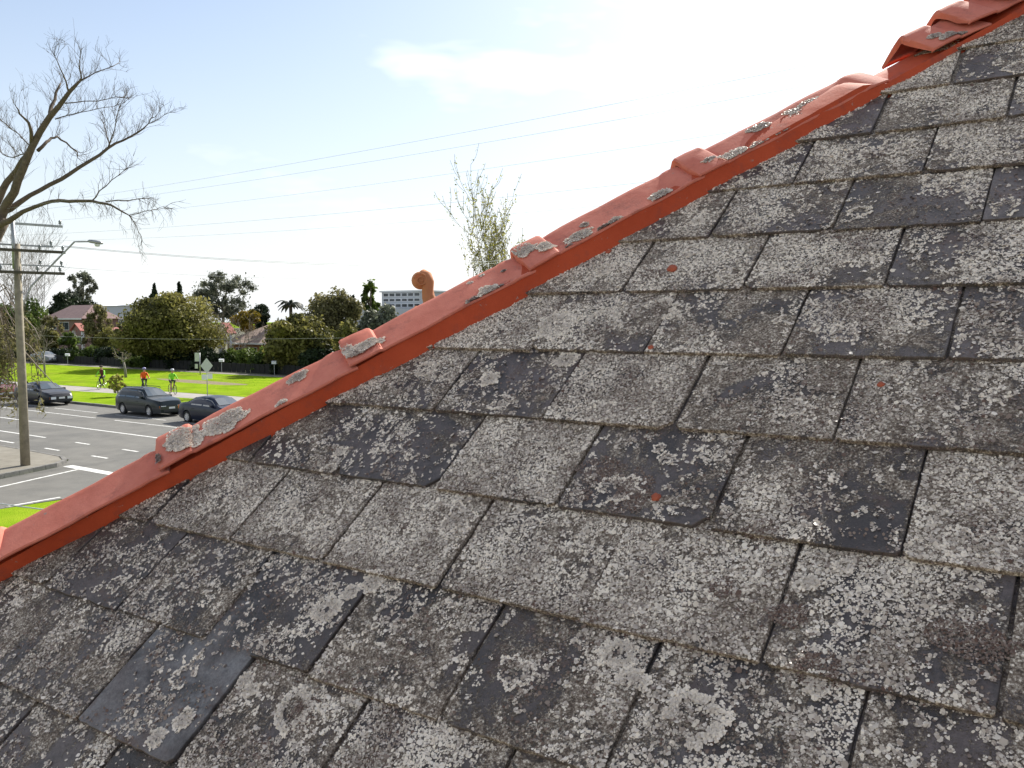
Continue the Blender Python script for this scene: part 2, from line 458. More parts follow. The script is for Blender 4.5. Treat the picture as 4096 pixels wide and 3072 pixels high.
for k in range(K_TOP + 1, K_BOT + 1):
    vb = (V0 - k) * EXP
    if k < -4: continue
    u0 = (-1.17 if k % 2 else -0.49) * EXP
    for i in range(-14, 6):
        ul = u0 + i * SW + random.uniform(-.004, .004); ur = u0 + (i + 1) * SW + random.uniform(-.004, .004)
        g = random.uniform(0.0020, 0.0046)
        ul += g; ur -= random.uniform(0.0020, 0.0046)
        if ul > 1.2: continue
        uc = (ul + ur) / 2; w2 = (ur - ul) / 2
        slip = random.uniform(-.0035, .0035)
        # outline: bottom edge with wear and the odd lost corner, then the sides
        def wob(a): return random.uniform(-a, a)
        cl = random.choice([0.002, 0.004, 0.006, 0.010, 0.022]); cr = random.choice([0.002, 0.004, 0.006, 0.012, 0.026])
        nb = 15
        bot = [(-w2 + cl, wob(.0006))]
        for j in range(1, nb):
            x = -w2 + cl + (2 * w2 - cl - cr) * j / nb
            bot.append((x + wob(.003), wob(.0013) + (0.004 * random.random() if random.random() < .10 else 0)))
        bot.append((w2 - cr, wob(.0006)))
        sides_r = [(w2 + wob(.0008), cr * random.uniform(.6, 1.1) + 0.035 * j + wob(.004)) for j in range(0, 8)]
        sides_l = [(-w2 + wob(.0008), cl * random.uniform(.6, 1.1) + 0.035 * j + wob(.004)) for j in reversed(range(0, 8))]
        poly = bot + sides_r + [(w2, SL), (-w2, SL)] + sides_l
        vb_ = vb + slip
        if ul <= BRK[0] <= ur and vb <= BRK[1] <= vb + EXP:      # the slate with its left side broken away
            edge = [roof_uv(*q) for q in ((1006, 2630), (1022, 2585), (1016, 2530), (1030, 2490), (1026, 2440), (1040, 2395), (1032, 2340), (1050, 2300), (1072, 2262), (1098, 2222))]
            edge = [(a - uc, b - vb_) for a, b in edge]
            keep_r = [p for p in bot if p[0] > edge[0][0] + .006]
            poly = [edge[0]] + keep_r + sides_r + [(w2, SL), (-w2 + .004, SL)] + [p for p in reversed(edge[1:])]
        poly = clip_poly(poly, (HP.x - uc, HP.y - vb_), HN)
        if len(poly) < 3: continue
        if max(p[1] for p in poly) - min(p[1] for p in poly) < 0.02: continue
        if v_ridge - vb_ < SL: poly = clip_poly(poly, (0, v_ridge - vb_), (0, -1))
        n = len(poly)
        cx, cy = sum(p[0] for p in poly) / n, sum(p[1] for p in poly) / n
        vs, fs = [], []
        for (sc_, z) in ((0.0011, TH), (0.0, TH - 0.0013), (0.0, 0.0)):
            for (x, y) in poly:
                dx, dy = x - cx, y - cy; L = math.hypot(dx, dy) or 1
                vs.append((x - dx / L * sc_, y - dy / L * sc_, z))
        fs.append(tuple(range(n)))
        for lay in (0, 1):
            for j in range(n):
                q = (j + 1) % n
                fs.append((lay*n + j, (lay+1)*n + j, (lay+1)*n + q, lay*n + q))
        me = bpy.data.meshes.new("slate"); me.from_pydata(vs, [], fs); me.materials.append(M['slate']); me.update()
        o = link(bpy.data.objects.new("slate", me), slope)
        lift = random.uniform(0.0, 0.0022)
        base = roof(uc, vb_, BUTT - OFF + lift)
        mtx = Matrix((UX, VUP, NRM)).transposed().to_4x4()
        mtx = mtx @ Matrix.Rotation(-math.atan2(BUTT, SL), 4, 'X') @ Matrix.Rotation(random.uniform(-.0035, .0035), 4, 'Y') @ Matrix.Rotation(random.uniform(-.004, .004), 4, 'Z')
        mtx.translation = base
        o.matrix_world = mtx
        cov = random.uniform(.48, .86)
        for (a, b, cv) in ov:
            if ul <= a <= ur and vb_ <= b <= vb_ + EXP: cov = cv
        tn_ = random.random() * .8
        for (a, b, tv) in tones:
            if ul <= a <= ur and vb_ <= b <= vb_ + EXP: tn_ = tv
        o.color = (cov, tn_, 0, 1)
        sid += 1
        # --- crusts of lichen standing on this slate
        vis = on_screen(roof(uc, vb + .11), .12)
        ncand = 7600 if vis else 260
        x = rng.uniform(-w2 + .002, w2 - .002, ncand); y = rng.uniform(0.001, EXP * 1.02, ncand)
        pn = fbm(x * 8 + sid * 7.3, y * 8 + sid * 3.1, 5, 3)
        fn = fbm(x * 95 + sid * 1.3, y * 95, 9, 2)
        keep = (pn - .5) * 2.1 + (fn - .5) * 1.75 + (cov - .56) * 1.15
        ok = keep + rng.normal(0, .05, ncand) > 0.0
        rad = np.clip(rng.lognormal(-6.38, .40, ncand), .0008, .0050)
        inside = ((x + uc - HP.x) * HN.x + (y + vb_ - HP.y) * HN.y) > 0.045
        ok &= inside
        tone = np.clip(0.66 + rng.normal(0, .24, ncand) + (vnoise(x * 13 + sid, y * 13, 31) - .5) * .75, 0, 1)
        # moss in dark tufts, most of it low on the slate
        moss = (~ok) & inside & (rng.random(ncand) < 0.10 * (vnoise(x * 9, y * 9 + sid, 77) > .62))
        tone[moss] = rng.uniform(0, .22, moss.sum())
        ok |= moss
        # brown fringe along the lower edge
        ne = 75 if vis else 15
        xe_ = rng.uniform(-w2, w2, ne); ye_ = rng.normal(-0.001, .0022, ne)
        edge_in = (((xe_ + uc - HP.x) * HN.x + (ye_ + vb_ - HP.y) * HN.y) > 0.045) & (vnoise(xe_ * 16 + sid, ye_ * 0, 3) > .36)
        X = np.concatenate([x[ok], xe_[edge_in]]); Y = np.concatenate([y[ok], ye_[edge_in]])
        Rr = np.concatenate([rad[ok], rng.uniform(.0009, .0022, edge_in.sum())]); Tt = np.concatenate([tone[ok], rng.uniform(0, .18, edge_in.sum())])
        # rosettes
        if vis:
            for q in range(int(random.choice([0, 1, 2, 3, 4, 6]) * (.4 + .8 * cov))):
                rx, ry, RR = random.uniform(-w2, w2), random.uniform(.02, EXP), random.choice([.008, .011, .014, .018, .024, .032, .042])
                cnt = int(RR * RR * 3.14 * 0.55 / 1.1e-5 + 6.28 * RR * (.16 * RR + .002) / 5.5e-6)
                th = rng.random(cnt) * 6.28; rimy = rng.random(cnt) < .62; hole = random.choice([0.0, 0.0, .4])
                ra = RR * np.where(rimy, .86 + .14 * rng.random(cnt), np.sqrt(hole ** 2 + (.8 - hole ** 2) * rng.random(cnt))) * (0.55 + 0.75 * vnoise(th * 1.9, th * 0 + q + sid, 8)) * (.85 + .3 * vnoise(th * 7.6, th * 0 + q + sid, 18))
                ax, ay = rx + np.cos(th) * ra, ry + np.sin(th) * ra
                m_ = (vnoise(th * 1.3 + q, th * 0 + sid, 41) + .25 * rng.random(cnt) > .34) & (np.abs(ax) < w2 - .002) & (ay > .001) & (ay < EXP) & (((ax + uc - HP.x) * HN.x + (ay + vb_ - HP.y) * HN.y) > 0.05)
                X = np.concatenate([X, ax[m_]]); Y = np.concatenate([Y, ay[m_]])
                Rr = np.concatenate([Rr, rng.uniform(.0014, .0028, m_.sum())])
                Tt = np.concatenate([Tt, np.clip(np.where(rimy[m_], .95, .42) + rng.normal(0, .10, m_.sum()), 0, 1)])
        ez = np.array(mtx.to_3x3()); o3 = np.array(base)
        zz = np.full(len(X), TH); zz[ok.sum():ok.sum() + edge_in.sum()] = TH * 0.55
        P3 = o3 + X[:, None] * ez[:, 0] + Y[:, None] * ez[:, 1] + zz[:, None] * ez[:, 2]
        add_flakes(P3, ez[:, 2], ez[:, 0], ez[:, 1], Rr, Tt, rng.uniform(.0002, .0010, len(X)))
# rosettes that stand out in the picture: pixel centre, radius in m, inner hole, open arc
for (px, py, RR, hole, a0, a1) in [(2478,2612,.031,.42,9,9),(2760,2885,.052,.62,3.3,4.9),(2520,2740,.030,.3,3.4,6.0),(634,2955,.022,0,9,9),(742,2880,.022,.2,9,9),
        (1362,1812,.018,0,9,9),(2230,1300,.058,.30,9,9),(2400,1290,.050,.72,3.4,6.2),(2258,1440,.030,.3,9,9),(2640,1240,.045,.72,3.0,5.2),(1490,2330,.026,0,9,9),
        (1310,2440,.034,.2,9,9),(1400,2370,.022,0,9,9),(980,2720,.020,0,9,9),(1000,2760,.018,0,9,9),(1180,2840,.045,.6,9,9),(3240,2330,.016,0,9,9),
        (2790,890,.020,.3,9,9),(3440,850,.026,.7,9,9),(3350,745,.022,.6,9,9),(3260,2740,.020,0,9,9),(3380,2260,.016,.4,9,9),(2780,1000,.030,.7,9,9),
        (1180,2010,.016,0,9,9),(1320,1885,.022,.7,9,9),(2330,1000,.026,.3,9,9),(2420,1080,.030,.2,9,9),(1960,1520,.026,.3,9,9),(1700,1480,.034,.6,9,9)]:
    u_, v_ = roof_uv(px, py)
    cnt = int(RR * RR * 3.14 * (1 - hole ** 2) * 2.6 / 1.2e-5)
    th = rng.random(cnt) * 6.28
    if a0 < 7:
        th = th[(th < a0) | (th > a1)]; cnt = len(th)
    ra = RR * np.sqrt(hole ** 2 + (1 - hole ** 2) * rng.random(cnt)) * (0.70 + 0.46 * vnoise(th * 2.2, th * 0 + px, 8)) * (.86 + .28 * vnoise(th * 8.1, th * 0 + px, 18))
    uu, vv = u_ + np.cos(th) * ra, v_ + np.sin(th) * ra
    m_ = (((uu - HP.x) * HN.x + (vv - HP.y) * HN.y) > 0.05) & (vnoise(uu * 85, vv * 85, 43) + .3 * rng.random(cnt) > .22)
    uu, vv, ra = uu[m_], vv[m_], ra[m_]
    fr = ((vv / EXP - V0) % 1.0)
    hh = BUTT - OFF + TH - fr * EXP * BUTT / SL + .0006
    P3 = np.array(roof(0, 0))[None] + uu[:, None] * np.array(UX) + vv[:, None] * np.array(VUP) + hh[:, None] * np.array(NRM)
    add_flakes(P3, np.array(NRM), np.array(UX), np.array(VUP), rng.uniform(.0015, .003, len(uu)), np.clip(.55 + .42 * (ra / RR) ** 3 + rng.normal(0, .10, len(uu)), 0, 1), rng.uniform(.0006, .0022, len(uu)))
# brown cushions of moss
for (px, py, RU, RV) in [(2410, 1890, .045, .04), (2530, 1975, .04, .055), (2345, 1985, .018, .016), (3060, 2130, .03, .02), (3150, 2460, .035, .02), (2880, 2350, .02, .02), (3280, 2680, .035, .025), (3900, 2560, .05, .03), (3500, 620, .03, .02), (3400, 950, .03, .02), (2620, 1100, .04, .02), (3180, 1120, .05, .02), (1210, 2850, .03, .03)]:
    u_, v_ = roof_uv(px, py); cnt = int(RU * RV * 3.14 * 1.3 / 9e-6)
    th = rng.random(cnt) * 6.28; ra = np.sqrt(rng.random(cnt)) * (.7 + .6 * vnoise(th * 2.2, th * 0 + px, 8))
    uu, vv = u_ + np.cos(th) * ra * RU, v_ + np.sin(th) * ra * RV
    fr = ((vv / EXP - V0) % 1.0); hh = BUTT - OFF + TH - fr * EXP * BUTT / SL + .0006
    P3 = np.array(roof(0, 0))[None] + uu[:, None] * np.array(UX) + vv[:, None] * np.array(VUP) + hh[:, None] * np.array(NRM)
    add_flakes(P3, np.array(NRM), np.array(UX), np.array(VUP), rng.uniform(.0011, .0024, len(uu)), np.clip(rng.normal(.08, .10, len(uu)), 0, 1), rng.uniform(.0004, .0022, len(uu)))
me = np_mesh("lichen_crust", np.concatenate(flV), np.concatenate(flF), M['lichen'], False, np.concatenate(flT))
tag(link(bpy.data.objects.new("lichen_crust", me), slope), "pale grey and brown lichen crusting the slates", kind="stuff")
print("slates", sid, "flakes", sum(len(f) for f in flF) // 6)

# --- mortar bed under the hip caps
mb = MB()
ss = np.arange(-3.6, 4.4, 0.03)
prof0 = [(.131, -.022), (.121, -.004), (.1170, .026), (.1130, .052), (.050, .078), (0, .090), (-.050, .078), (-.100, .05), (-.131, -.022)]
for s_ in ss:
    n1 = float(fbm(np.array([s_ * 9.0]), np.array([3.3]), 4, 4)[0]) - .5
    n2 = float(fbm(np.array([s_ * 26.0]), np.array([8.3]), 14, 3)[0]) - .5
    sag = 0.010 * math.exp(-((s_ - 2.2) / 1.2) ** 2) - 0.006 * max(0, -s_ - .5)
    for j, (c, w_) in enumerate(prof0):
        nar = -.048 * min(1.15, max(0, (-s_ - .05)))
        dc = (0.022 * n1 + 0.010 * n2 + nar * (c > 0)) * (1 if j in (0, 1) else .6 if j == 2 else .3)
        p = HC0 + HIP * s_ + CC * (c + (dc if c > 0 else -dc)) + WW * (w_ - (.034 * max(0, min(1, (s_ - 1.27) / .06)) * max(0, min(1, (2.0 - s_) / .3)) if 3 <= j <= 6 else 0) - sag * (1 if 2 <= j <= 7 else .2) + (0.004 * n2 if 2 <= j <= 6 else 0))
        mb.v.append(tuple(p))
m_ = len(prof0)
for i in range(len(ss) - 1):
    for j in range(m_ - 1):
        mb.f.append((i*m_ + j, (i+1)*m_ + j, (i+1)*m_ + j + 1, i*m_ + j + 1)); mb.m.append(0)
bed = mb.build("mortar_bed", M['bed'], house)
smooth_by_angle(bed, 30)

# --- hip caps
caps = []
def hip_cap(s0, w0, w1, L, roll=0.0, open_w=0.0):
    half = [(.1175, -.0615), (.1180, -.0566), (.078, -.0372), (.039, -.0176), (.019, -.0082), (.008, -.0028), (0, -.0012)]
    outer = half + [(-c, w_) for c, w_ in reversed(half[:-1])]
    st = [(0, .0040, -.001), (.002, .0100, .001), (.008, .0128, .002), (.045, .0132, .002), (.084, .0122, .002), (.091, .0090, .001), (.097, -.0010, 0), (.104, -.0006, 0), (.118, 0, 0)]
    y = .16
    while y < L - .09: st.append((y, 0, 0)); y += .06
    st += [(L - .075, 0, 0), (L - .062, .003, 0), (L - .045, .0035, 0), (L - .02, -.001, -.001), (L, -.006, -.002)]
    mb = MB(); n = len(outer)
    sd_ = random.random() * 50
    for (y, dw, dc) in st:
        f = y / L
        for lay in (0, 1):
            for (c, w_) in outer:
                sgn = 1 if c > 0 else -1 if c < 0 else 0
                wob = 0.0012 * (math.sin(y * 31 + sd_ + c * 20) + math.sin(y * 13 + sd_ * 2))
                jag = (0.0022 * math.sin(y * 190 + sd_) * math.sin(y * 71 + sd_)) if abs(c) > .10 else 0
                cc_ = c * (1 + .03 * min(1, dw / .013)) + sgn * (dc + jag) * (1 if abs(c) > .1 else 0)
                ww_ = w_ + dw * (1 - .72 * min(1, abs(c) / .118) ** 2) + wob - open_w * abs(c) / .118
                if lay: cc_, ww_ = cc_ * 0.955, ww_ - (.0125 if abs(c) < .1 else .003)
                mb.v.append((cc_, y + (0.004 * math.sin(c * 60 + sd_) if y in (0, .003) else 0), ww_))
    for i in range(len(st) - 1):
        for j in range(n - 1):
            a, b = i*2*n, (i+1)*2*n
            mb.f.append((a+j, a+j+1, b+j+1, b+j)); mb.m.append(0)
            mb.f.append((a+n+j, b+n+j, b+n+j+1, a+n+j+1)); mb.m.append(0)
        a, b = i*2*n, (i+1)*2*n
        mb.f.append((a, b, b+n, a+n)); mb.m.append(0)
        mb.f.append((a+n-1, a+2*n-1, b+2*n-1, b+n-1)); mb.m.append(0)
    for i, rev in ((0, False), (len(st) - 1, True)):
        a = i*2*n
        for j in range(n - 1):
            q = (a+j, a+n+j, a+n+j+1, a+j+1)
            mb.f.append(q if not rev else q[::-1]); mb.m.append(0)
    o = mb.build("hip_cap", M['cap'], house)
    smooth_by_angle(o, 20)
    mtx = Matrix((CC, HIP, WW)).transposed().to_4x4() @ Matrix.Rotation(math.atan2(w1 - w0, L), 4, 'X') @ Matrix.Rotation(roll, 4, 'Y')
    mtx.translation = HC0 + HIP * s0 + WW * (w0 + .0012)
    o.matrix_world = mtx
    caps.append((o, mtx, s0, L))
    return o
for (s0, w0, w1, L, rl) in [(-3.00, .134, .114, .545, 0), (-2.47, .134, .114, .545, 0), (-1.94, .134, .114, .55, .01), (-1.405, .131, .112, .545, -.01), (-.878, .130, .111, .55, .012),
                            (-.346, .119, .100, .548, -.012), (.184, .112, .101, .55, .0), (.714, .107, .086, .625, .02)]:
    hip_cap(s0, w0, w1, L, rl)
for (s0, w0, w1, L, rl) in [(1.50, .100, .086, .20, .06), (1.635, .116, .098, .21, .05), (1.775, .122, .104, .56, .03), (2.29, .118, .100, .58, 0), (2.82, .116, .100, .58, 0), (3.35, .116, .100, .58, 0)]:
    hip_cap(s0, w0, w1, L, rl, 0)
# lichen rosettes on the caps, each a crusty sub-part
patches = [(745,1765,75,50,.86),(905,1690,88,40,.80),(700,1790,30,24,.6),(1193,1511,40,20,.62),(1130,1620,22,16,.80),(1222,1585,30,14,.25),(1053,1672,28,16,.6),(1396,1416,24,34,.84),
           (1480,1390,66,22,.84),(1435,1425,34,16,.5),(2106,1016,46,28,.72),(2187,1000,36,22,.84),(2323,946,52,26,.74),(2341,903,17,11,.5),(2427,908,46,13,.3),(2465,884,26,15,.6),
           (1952,1168,42,24,.84),(1898,1204,26,15,.25),(2006,1152,20,10,.28),(2280,992,26,10,.28),(2640,784,46,24,.74),(2938,622,60,22,.82),(2843,653,26,10,.5),(3040,578,36,13,.7),
           (3033,514,52,18,.6),(3127,527,32,14,.6),(3236,433,95,34,.72),(3743,160,30,13,.6),(3840,150,60,26,.5),(2130,962,16,8,.4),(1928,1106,12,5,.8),(1883,1136,13,6,.8),(640,1850,14,18,.2),
           (560,1985,45,9,.2),(30,2225,28,8,.2),(338,2078,16,9,.6),(405,2040,10,9,.25),(1542,1287,14,7,.8),(1700,1320,12,5,.75),(1615,1370,14,6,.7),(2016,1087,9,5,.2)]
for (px, py, rx, ry, tn) in patches:
    r = ray(px, py)
    for (o, mtx, s0, L) in reversed(caps):
        inv = mtx.inverted(); e = inv @ EYE; d = inv.to_3x3() @ r
        # wing plane in the cap's own frame: w = -0.004 - 0.468 c
        t = (-0.0015 - 0.468 * e.x - e.z) / (d.z + 0.468 * d.x)
        q = e + d * t
        if -.001 < q.y < L - .03 and -.02 < q.x < .124: break
    else: continue
    sx = rx / 1490.0 / 0.92; sc_ = ry / 1490.0 / 0.60
    flV, flF, flT = [], [], []
    cnt = int(3.14 * sx * sc_ * 2.6 / 9e-6) + 25
    th = rng.random(cnt) * 6.28; ra = np.sqrt(rng.random(cnt)) * (.72 + .55 * vnoise(th * 2.0, th * 0 + px, 5))
    yy, cx = q.y + np.cos(th) * ra * sx, q.x + np.sin(th) * ra * sc_
    yy = yy + (cx - q.x) * 0.1
    m_ = (cx > .003) & (cx < .1175) & (yy > 0.0) & (yy < L - .02); yy, cx, ra = yy[m_], cx[m_], ra[m_]
    col = np.interp(yy, [0, .010, .082, .092, .099, .118], [.008, .0095, .009, .007, 0, 0])
    zz = -0.468 * cx + 0.0006 + col
    P3 = np.stack([cx, yy, zz], 1)
    fr = np.array([.424, 0, .906]); t1 = np.array([.906, 0, -.424]); t2 = np.array([0, 1.0, 0])
    add_flakes(P3, fr, t1, t2, rng.uniform(.0014, .0030, len(yy)), np.clip(tn - .36 + .34 * ra ** 2 + rng.normal(0, .08, len(yy)), 0, 1), rng.uniform(.0004, .0020, len(yy)))
    if not flV: continue
    me = np_mesh("lichen_patch", np.concatenate(flV), np.concatenate(flF), M['lichen'], False, np.concatenate(flT))
    lp = link(bpy.data.objects.new("lichen_patch", me), o); lp["kind"] = "stuff"

# --- the other slopes, walls, and the little side roof with its scroll finial
def quadmesh(name, pts, mt, parent, th=0.05):
    nrm = (Vector(pts[1]) - Vector(pts[0])).cross(Vector(pts[2]) - Vector(pts[0])).normalized()
    n = len(pts)
    vs = [Vector(p) for p in pts] + [Vector(p) - nrm * th for p in pts]
    fs = [tuple(range(n)), tuple(reversed(range(n, 2*n)))] + [(n+i, n+(i+1) % n, (i+1) % n, i) for i in range(n)]
    return MB().add(vs, fs).build(name, mt, parent)
def course_material():
    m, nt, b = mat("slate_courses")
    tc = N(nt, "ShaderNodeTexCoord"); br = N(nt, "ShaderNodeTexBrick", Scale=1.0)
    br.inputs["Brick Width"].default_value = .3; br.inputs["Row Height"].default_value = .22; br.inputs["Mortar Size"].default_value = .006
    br.inputs["Color1"].default_value = (.10, .10, .10, 1); br.inputs["Color2"].default_value = (.16, .155, .14, 1); br.inputs["Mortar"].default_value = (.03, .03, .03, 1)
    nt.links.new(tc.outputs["Object"], br.inputs["Vector"]); nt.links.new(br.outputs["Color"], b.inputs["Base Color"]); b.inputs["Roughness"].default_value = .8
    return m
M['courses'] = course_material()
yb = 2 * yr - ye                                    # far eave
P_hipfoot, P_hiptop = roof(hip_u(v_eave), v_eave, dk), roof(hip_u(v_ridge), v_ridge, dk)
bl = Vector((P_hipfoot.x, 2 * P_hiptop.y - P_hipfoot.y, P_hipfoot.z))
quadmesh("roof_slope_side", [P_hiptop - Vector((.01, 0, .004)), bl - Vector((.01, 0, .004)), P_hipfoot - Vector((.01, 0, .004))], M['courses'], house)
quadmesh("roof_slope_back", [P_hiptop + Vector((.01, .01, -.004)), Vector((XR, P_hiptop.y + .01, P_hiptop.z - .004)), Vector((XR, bl.y, bl.z)), bl + Vector((.01, .01, 0))], M['courses'], house)
wx0, wy0, wy1, wz = P_hipfoot.x + .45, ye + .45, bl.y - .45, P_hipfoot.z - .1
mb = MB()
mb.box((wx0, wy0, .12), (XR - .3, wy0 + .25, wz)); mb.box((wx0, wy1 - .25, .12), (XR - .3, wy1, wz))
mb.box((wx0, wy0 + .25, .12), (wx0 + .25, wy1 - .25, wz)); mb.box((XR - .55, wy0 + .25, .12), (XR - .3, wy1 - .25, wz))
mb.build("wall", M['brick'], house)
# side wing: ridge along X at the house's middle, its end finial in view
fin = atY(1668, 1222, P_hiptop.y)                   # foot of the finial
zrd, xrd = fin.z - .02, fin.x
run = 2.0; tp = math.tan(PITCHR)
for sg, nm in ((-1, "wing_slope"), (1, "wing_slope")):
    a = Vector((xrd - .1, P_hiptop.y, zrd - .05)); b = Vector((xrd + 3.2, P_hiptop.y, zrd - .05))
    c = b + Vector((0, sg * run, -run * tp)); d = a + Vector((0, sg * run, -run * tp))
    pts = [a, d, c, b] if sg < 0 else [a, b, c, d]
    quadmesh(nm, pts, M['courses'], house)
mb = MB(); mb.prism([(P_hiptop.y - run + .3, .12), (P_hiptop.y + run - .3, .12), (P_hiptop.y + run - .3, zrd - .12 - (run - .3) * tp), (P_hiptop.y, zrd - .16), (P_hiptop.y - run + .3, zrd - .12 - (run - .3) * tp)], xrd + .15, xrd + .4)
mb.v = [(z, x, y) for (x, y, z) in mb.v]
mb.build("wing_wall", M['brick'], house)
mb = MB()                                           # ridge caps of the wing with a row of crest bumps
mb.tube([(xrd, P_hiptop.y, zrd - .035), (xrd + 3.0, P_hiptop.y, zrd - .035)], .055, 10)
mb.build("wing_ridge_cap", M['finial'], house, True)
for j in range(9):
    mb = MB(); x0 = xrd + .29 + j * .115
    mb.lathe([(.0, .085), (.022, .08), (.036, .055), (.034, .03), (.024, .0), (.05, -.03)][::-1], (x0, P_hiptop.y, zrd + .012), 10)
    mb.build("ridge_crest", M['finial'], house, True)
# scroll finial: a stem that leans out and curls into a round head
mb = MB()
def fpt(px, py): return atY(px, py, P_hiptop.y)
stem = [(1745, 1275, 38), (1728, 1225, 32), (1713, 1185, 25), (1711, 1158, 23), (1711, 1132, 26), (1702, 1110, 29), (1688, 1102, 27)]
rr = (atY(1700, 1150, P_hiptop.y) - EYE).length / FPX
mb.tube([fpt(x, y) for x, y, r_ in stem], [r_ * rr for x, y, r_ in stem], 14)
mb.build("scroll_finial", M['finial'], house, True)
hc = fpt(1682, 1122)
mb = MB(); a_ = 36 * rr
mb.lathe([(a_ * math.sin(t), .075 * math.copysign(abs(math.cos(t)) ** .6, math.cos(t)) * -1) for t in np.linspace(0.02, math.pi - .02, 11)], (0, 0, 0), 20, axis='y')
o = mb.build("finial_head", M['finial'], house, True); o.location = hc; o.rotation_euler = (0, 0, YAW + R(8))
mb = MB()                                           # carved spiral on the head
sp = [Vector((-math.cos(t) * (a_ * .80 - t * a_ * .062), -.0765, math.sin(t) * (a_ * .80 - t * a_ * .062))) for t in np.linspace(.2, 11.5, 46)]
mb.tube(sp, [.0045] * 46, 6)
sp_o = mb.build("carved_spiral", M['finial'], o, True)

# crumbs of broken clay lying on the slates
for (px, py, rad, lab) in [(2692, 1082, .0125, "largest rust red clay crumb lying on a slate near the roof's upper middle"),
                           (2607, 1398, .0070, "small clay crumb on a slate edge below the largest crumb"),
                           (2627, 1998, .0090, "red clay crumb beside the brown mossy stain on a slate"),
                           (3525, 1540, .0070, "tiny red clay crumb on a slate right of the others"),
                           (2435, 1008, .0090, "red clay crumb against the hip mortar above the slates")]:
    u_, v_ = roof_uv(px, py)
    bm = bmesh.new(); bmesh.ops.create_icosphere(bm, subdivisions=2, radius=rad)
    for v in bm.verts:
        v.co *= 1 + random.uniform(-.16, .16); v.co.z *= .55
    me = bpy.data.meshes.new("clay_crumb"); bm.to_mesh(me); bm.free(); me.materials.append(M['chip'])
    o = link(bpy.data.objects.new("clay_crumb", me))
    fr = ((v_ / EXP - V0) % 1.0)
    o.matrix_world = Matrix.Translation(roof(u_, v_, BUTT - OFF + TH - fr * EXP * BUTT / SL + rad * .42)) @ Matrix((UX, VUP, NRM)).transposed().to_4x4()
    tag(o, lab, "crumb", "clay crumbs on the slates")
# ------------------------------------------------------------------ the ground, the roads and the park
def noisy(name, stops, scale, det=8.0, rough=0.9, bscale=None, bs=0.3, bd=0.02, spec=None, second=None):
    m, nt, b = mat(name)
    tc = N(nt, "ShaderNodeTexCoord")
    n = N(nt, "ShaderNodeTexNoise", Scale=scale, Detail=det, Roughness=0.65); nt.links.new(tc.outputs["Object"], n.inputs["Vector"])
    r = ramp(nt, stops); nt.links.new(n.outputs["Fac"], r.inputs["Fac"]); c = r.outputs["Color"]
    if second:
        sc2, lo, hi, col2, amt = second
        n2 = N(nt, "ShaderNodeTexNoise", Scale=sc2, Detail=5.0, Roughness=0.6); nt.links.new(tc.outputs["Object"], n2.inputs["Vector"])
        r2 = ramp(nt, [(lo, (0, 0, 0)), (hi, (1, 1, 1))]); nt.links.new(n2.outputs["Fac"], r2.inputs["Fac"])
        c = mixc(nt, math_n(nt, 'MULTIPLY', r2.outputs["Color"], amt), c, col2)
    nt.links.new(c, b.inputs["Base Color"]); b.inputs["Roughness"].default_value = rough
    if spec is not None: b.inputs["Specular IOR Level"].default_value = spec
    if bscale:
        n3 = N(nt, "ShaderNodeTexNoise", Scale=bscale, Detail=4.0); nt.links.new(tc.outputs["Object"], n3.inputs["Vector"]); bump(nt, b, n3.outputs["Fac"], bs, bd)
    return m
M['grass'] = noisy("grass", [(0.3, (0.130, 0.225, 0.012)), (0.5, (0.205, 0.315, 0.018)), (0.72, (0.285, 0.365, 0.030))], 0.55, 10, 1.0, 30, .9, .06, .0, (0.22, .50, .70, (0.16, 0.17, 0.035), .75))
M['asphalt'] = noisy("asphalt", [(0.3, (0.115, 0.112, 0.102)), (0.7, (0.160, 0.155, 0.140))], 1.1, 10, .85, 120, .4, .01, .3, (0.35, .46, .62, (0.085, 0.084, 0.080), .55))
M['concrete'] = noisy("concrete", [(0.3, (0.155, 0.142, 0.115)), (0.7, (0.235, 0.220, 0.185))], 1.6, 8, .9, 60, .3, .01, .3, (0.5, .55, .7, (0.19, 0.175, 0.14), .6))
M['bluestone'] = noisy("bluestone", [(0.3, (0.10, 0.10, 0.098)), (0.7, (0.20, 0.19, 0.17))], 5, 6, .85)
M['path'] = noisy("path", [(0.3, (0.24, 0.22, 0.20)), (0.7, (0.32, 0.30, 0.275))], .9, 8, .9)
M['paint'] = noisy("road_paint", [(0.35, (0.42, 0.42, 0.40)), (0.6, (0.74, 0.74, 0.71))], 7, 8, .7)
M['scrub'] = noisy("scrub", [(0.3, (0.06, 0.062, 0.032)), (0.7, (0.11, 0.105, 0.06))], 1.2, 8, .95)
M['dirt'] = noisy("dirt", [(0.3, (0.13, 0.10, 0.05)), (0.7, (0.20, 0.165, 0.08))], 2, 8, .95)

def struct(name, mb, m): return tag(mb.build(name, m), kind="structure")
def sheet(poly, z): return MB().add([(x, y, z) for x, y in poly], [tuple(range(len(poly)))])
struct("ground", sheet([(-3000, -3000), (3000, -3000), (3000, 3000), (-3000, 3000)], -0.05), M['grass'])
KN, KF, GZ = 17.75, 30.15, 0.13                     # near kerb, far kerb, height of the verges
road = struct("road", sheet([(-700, KN), (400, KN), (400, KF), (-700, KF)], 0.0), M['asphalt'])
side = struct("side_road", sheet([(-32.4, 17.75), (-33.6, 17.75), (-32.2, 16.6), (-30.6, 12.0), (-27.5, 0.0), (-24.0, -60), (-18.0, -60), (-23.2, 0), (-26.0, 11.0), (-26.3, 13.5), (-25.4, 16.2), (-23.9, 17.75)][::-1], 0.0), M['asphalt'])
def slab(name, poly, m, z0=-0.06, z1=GZ): return struct(name, MB().prism(poly, z0, z1), m)
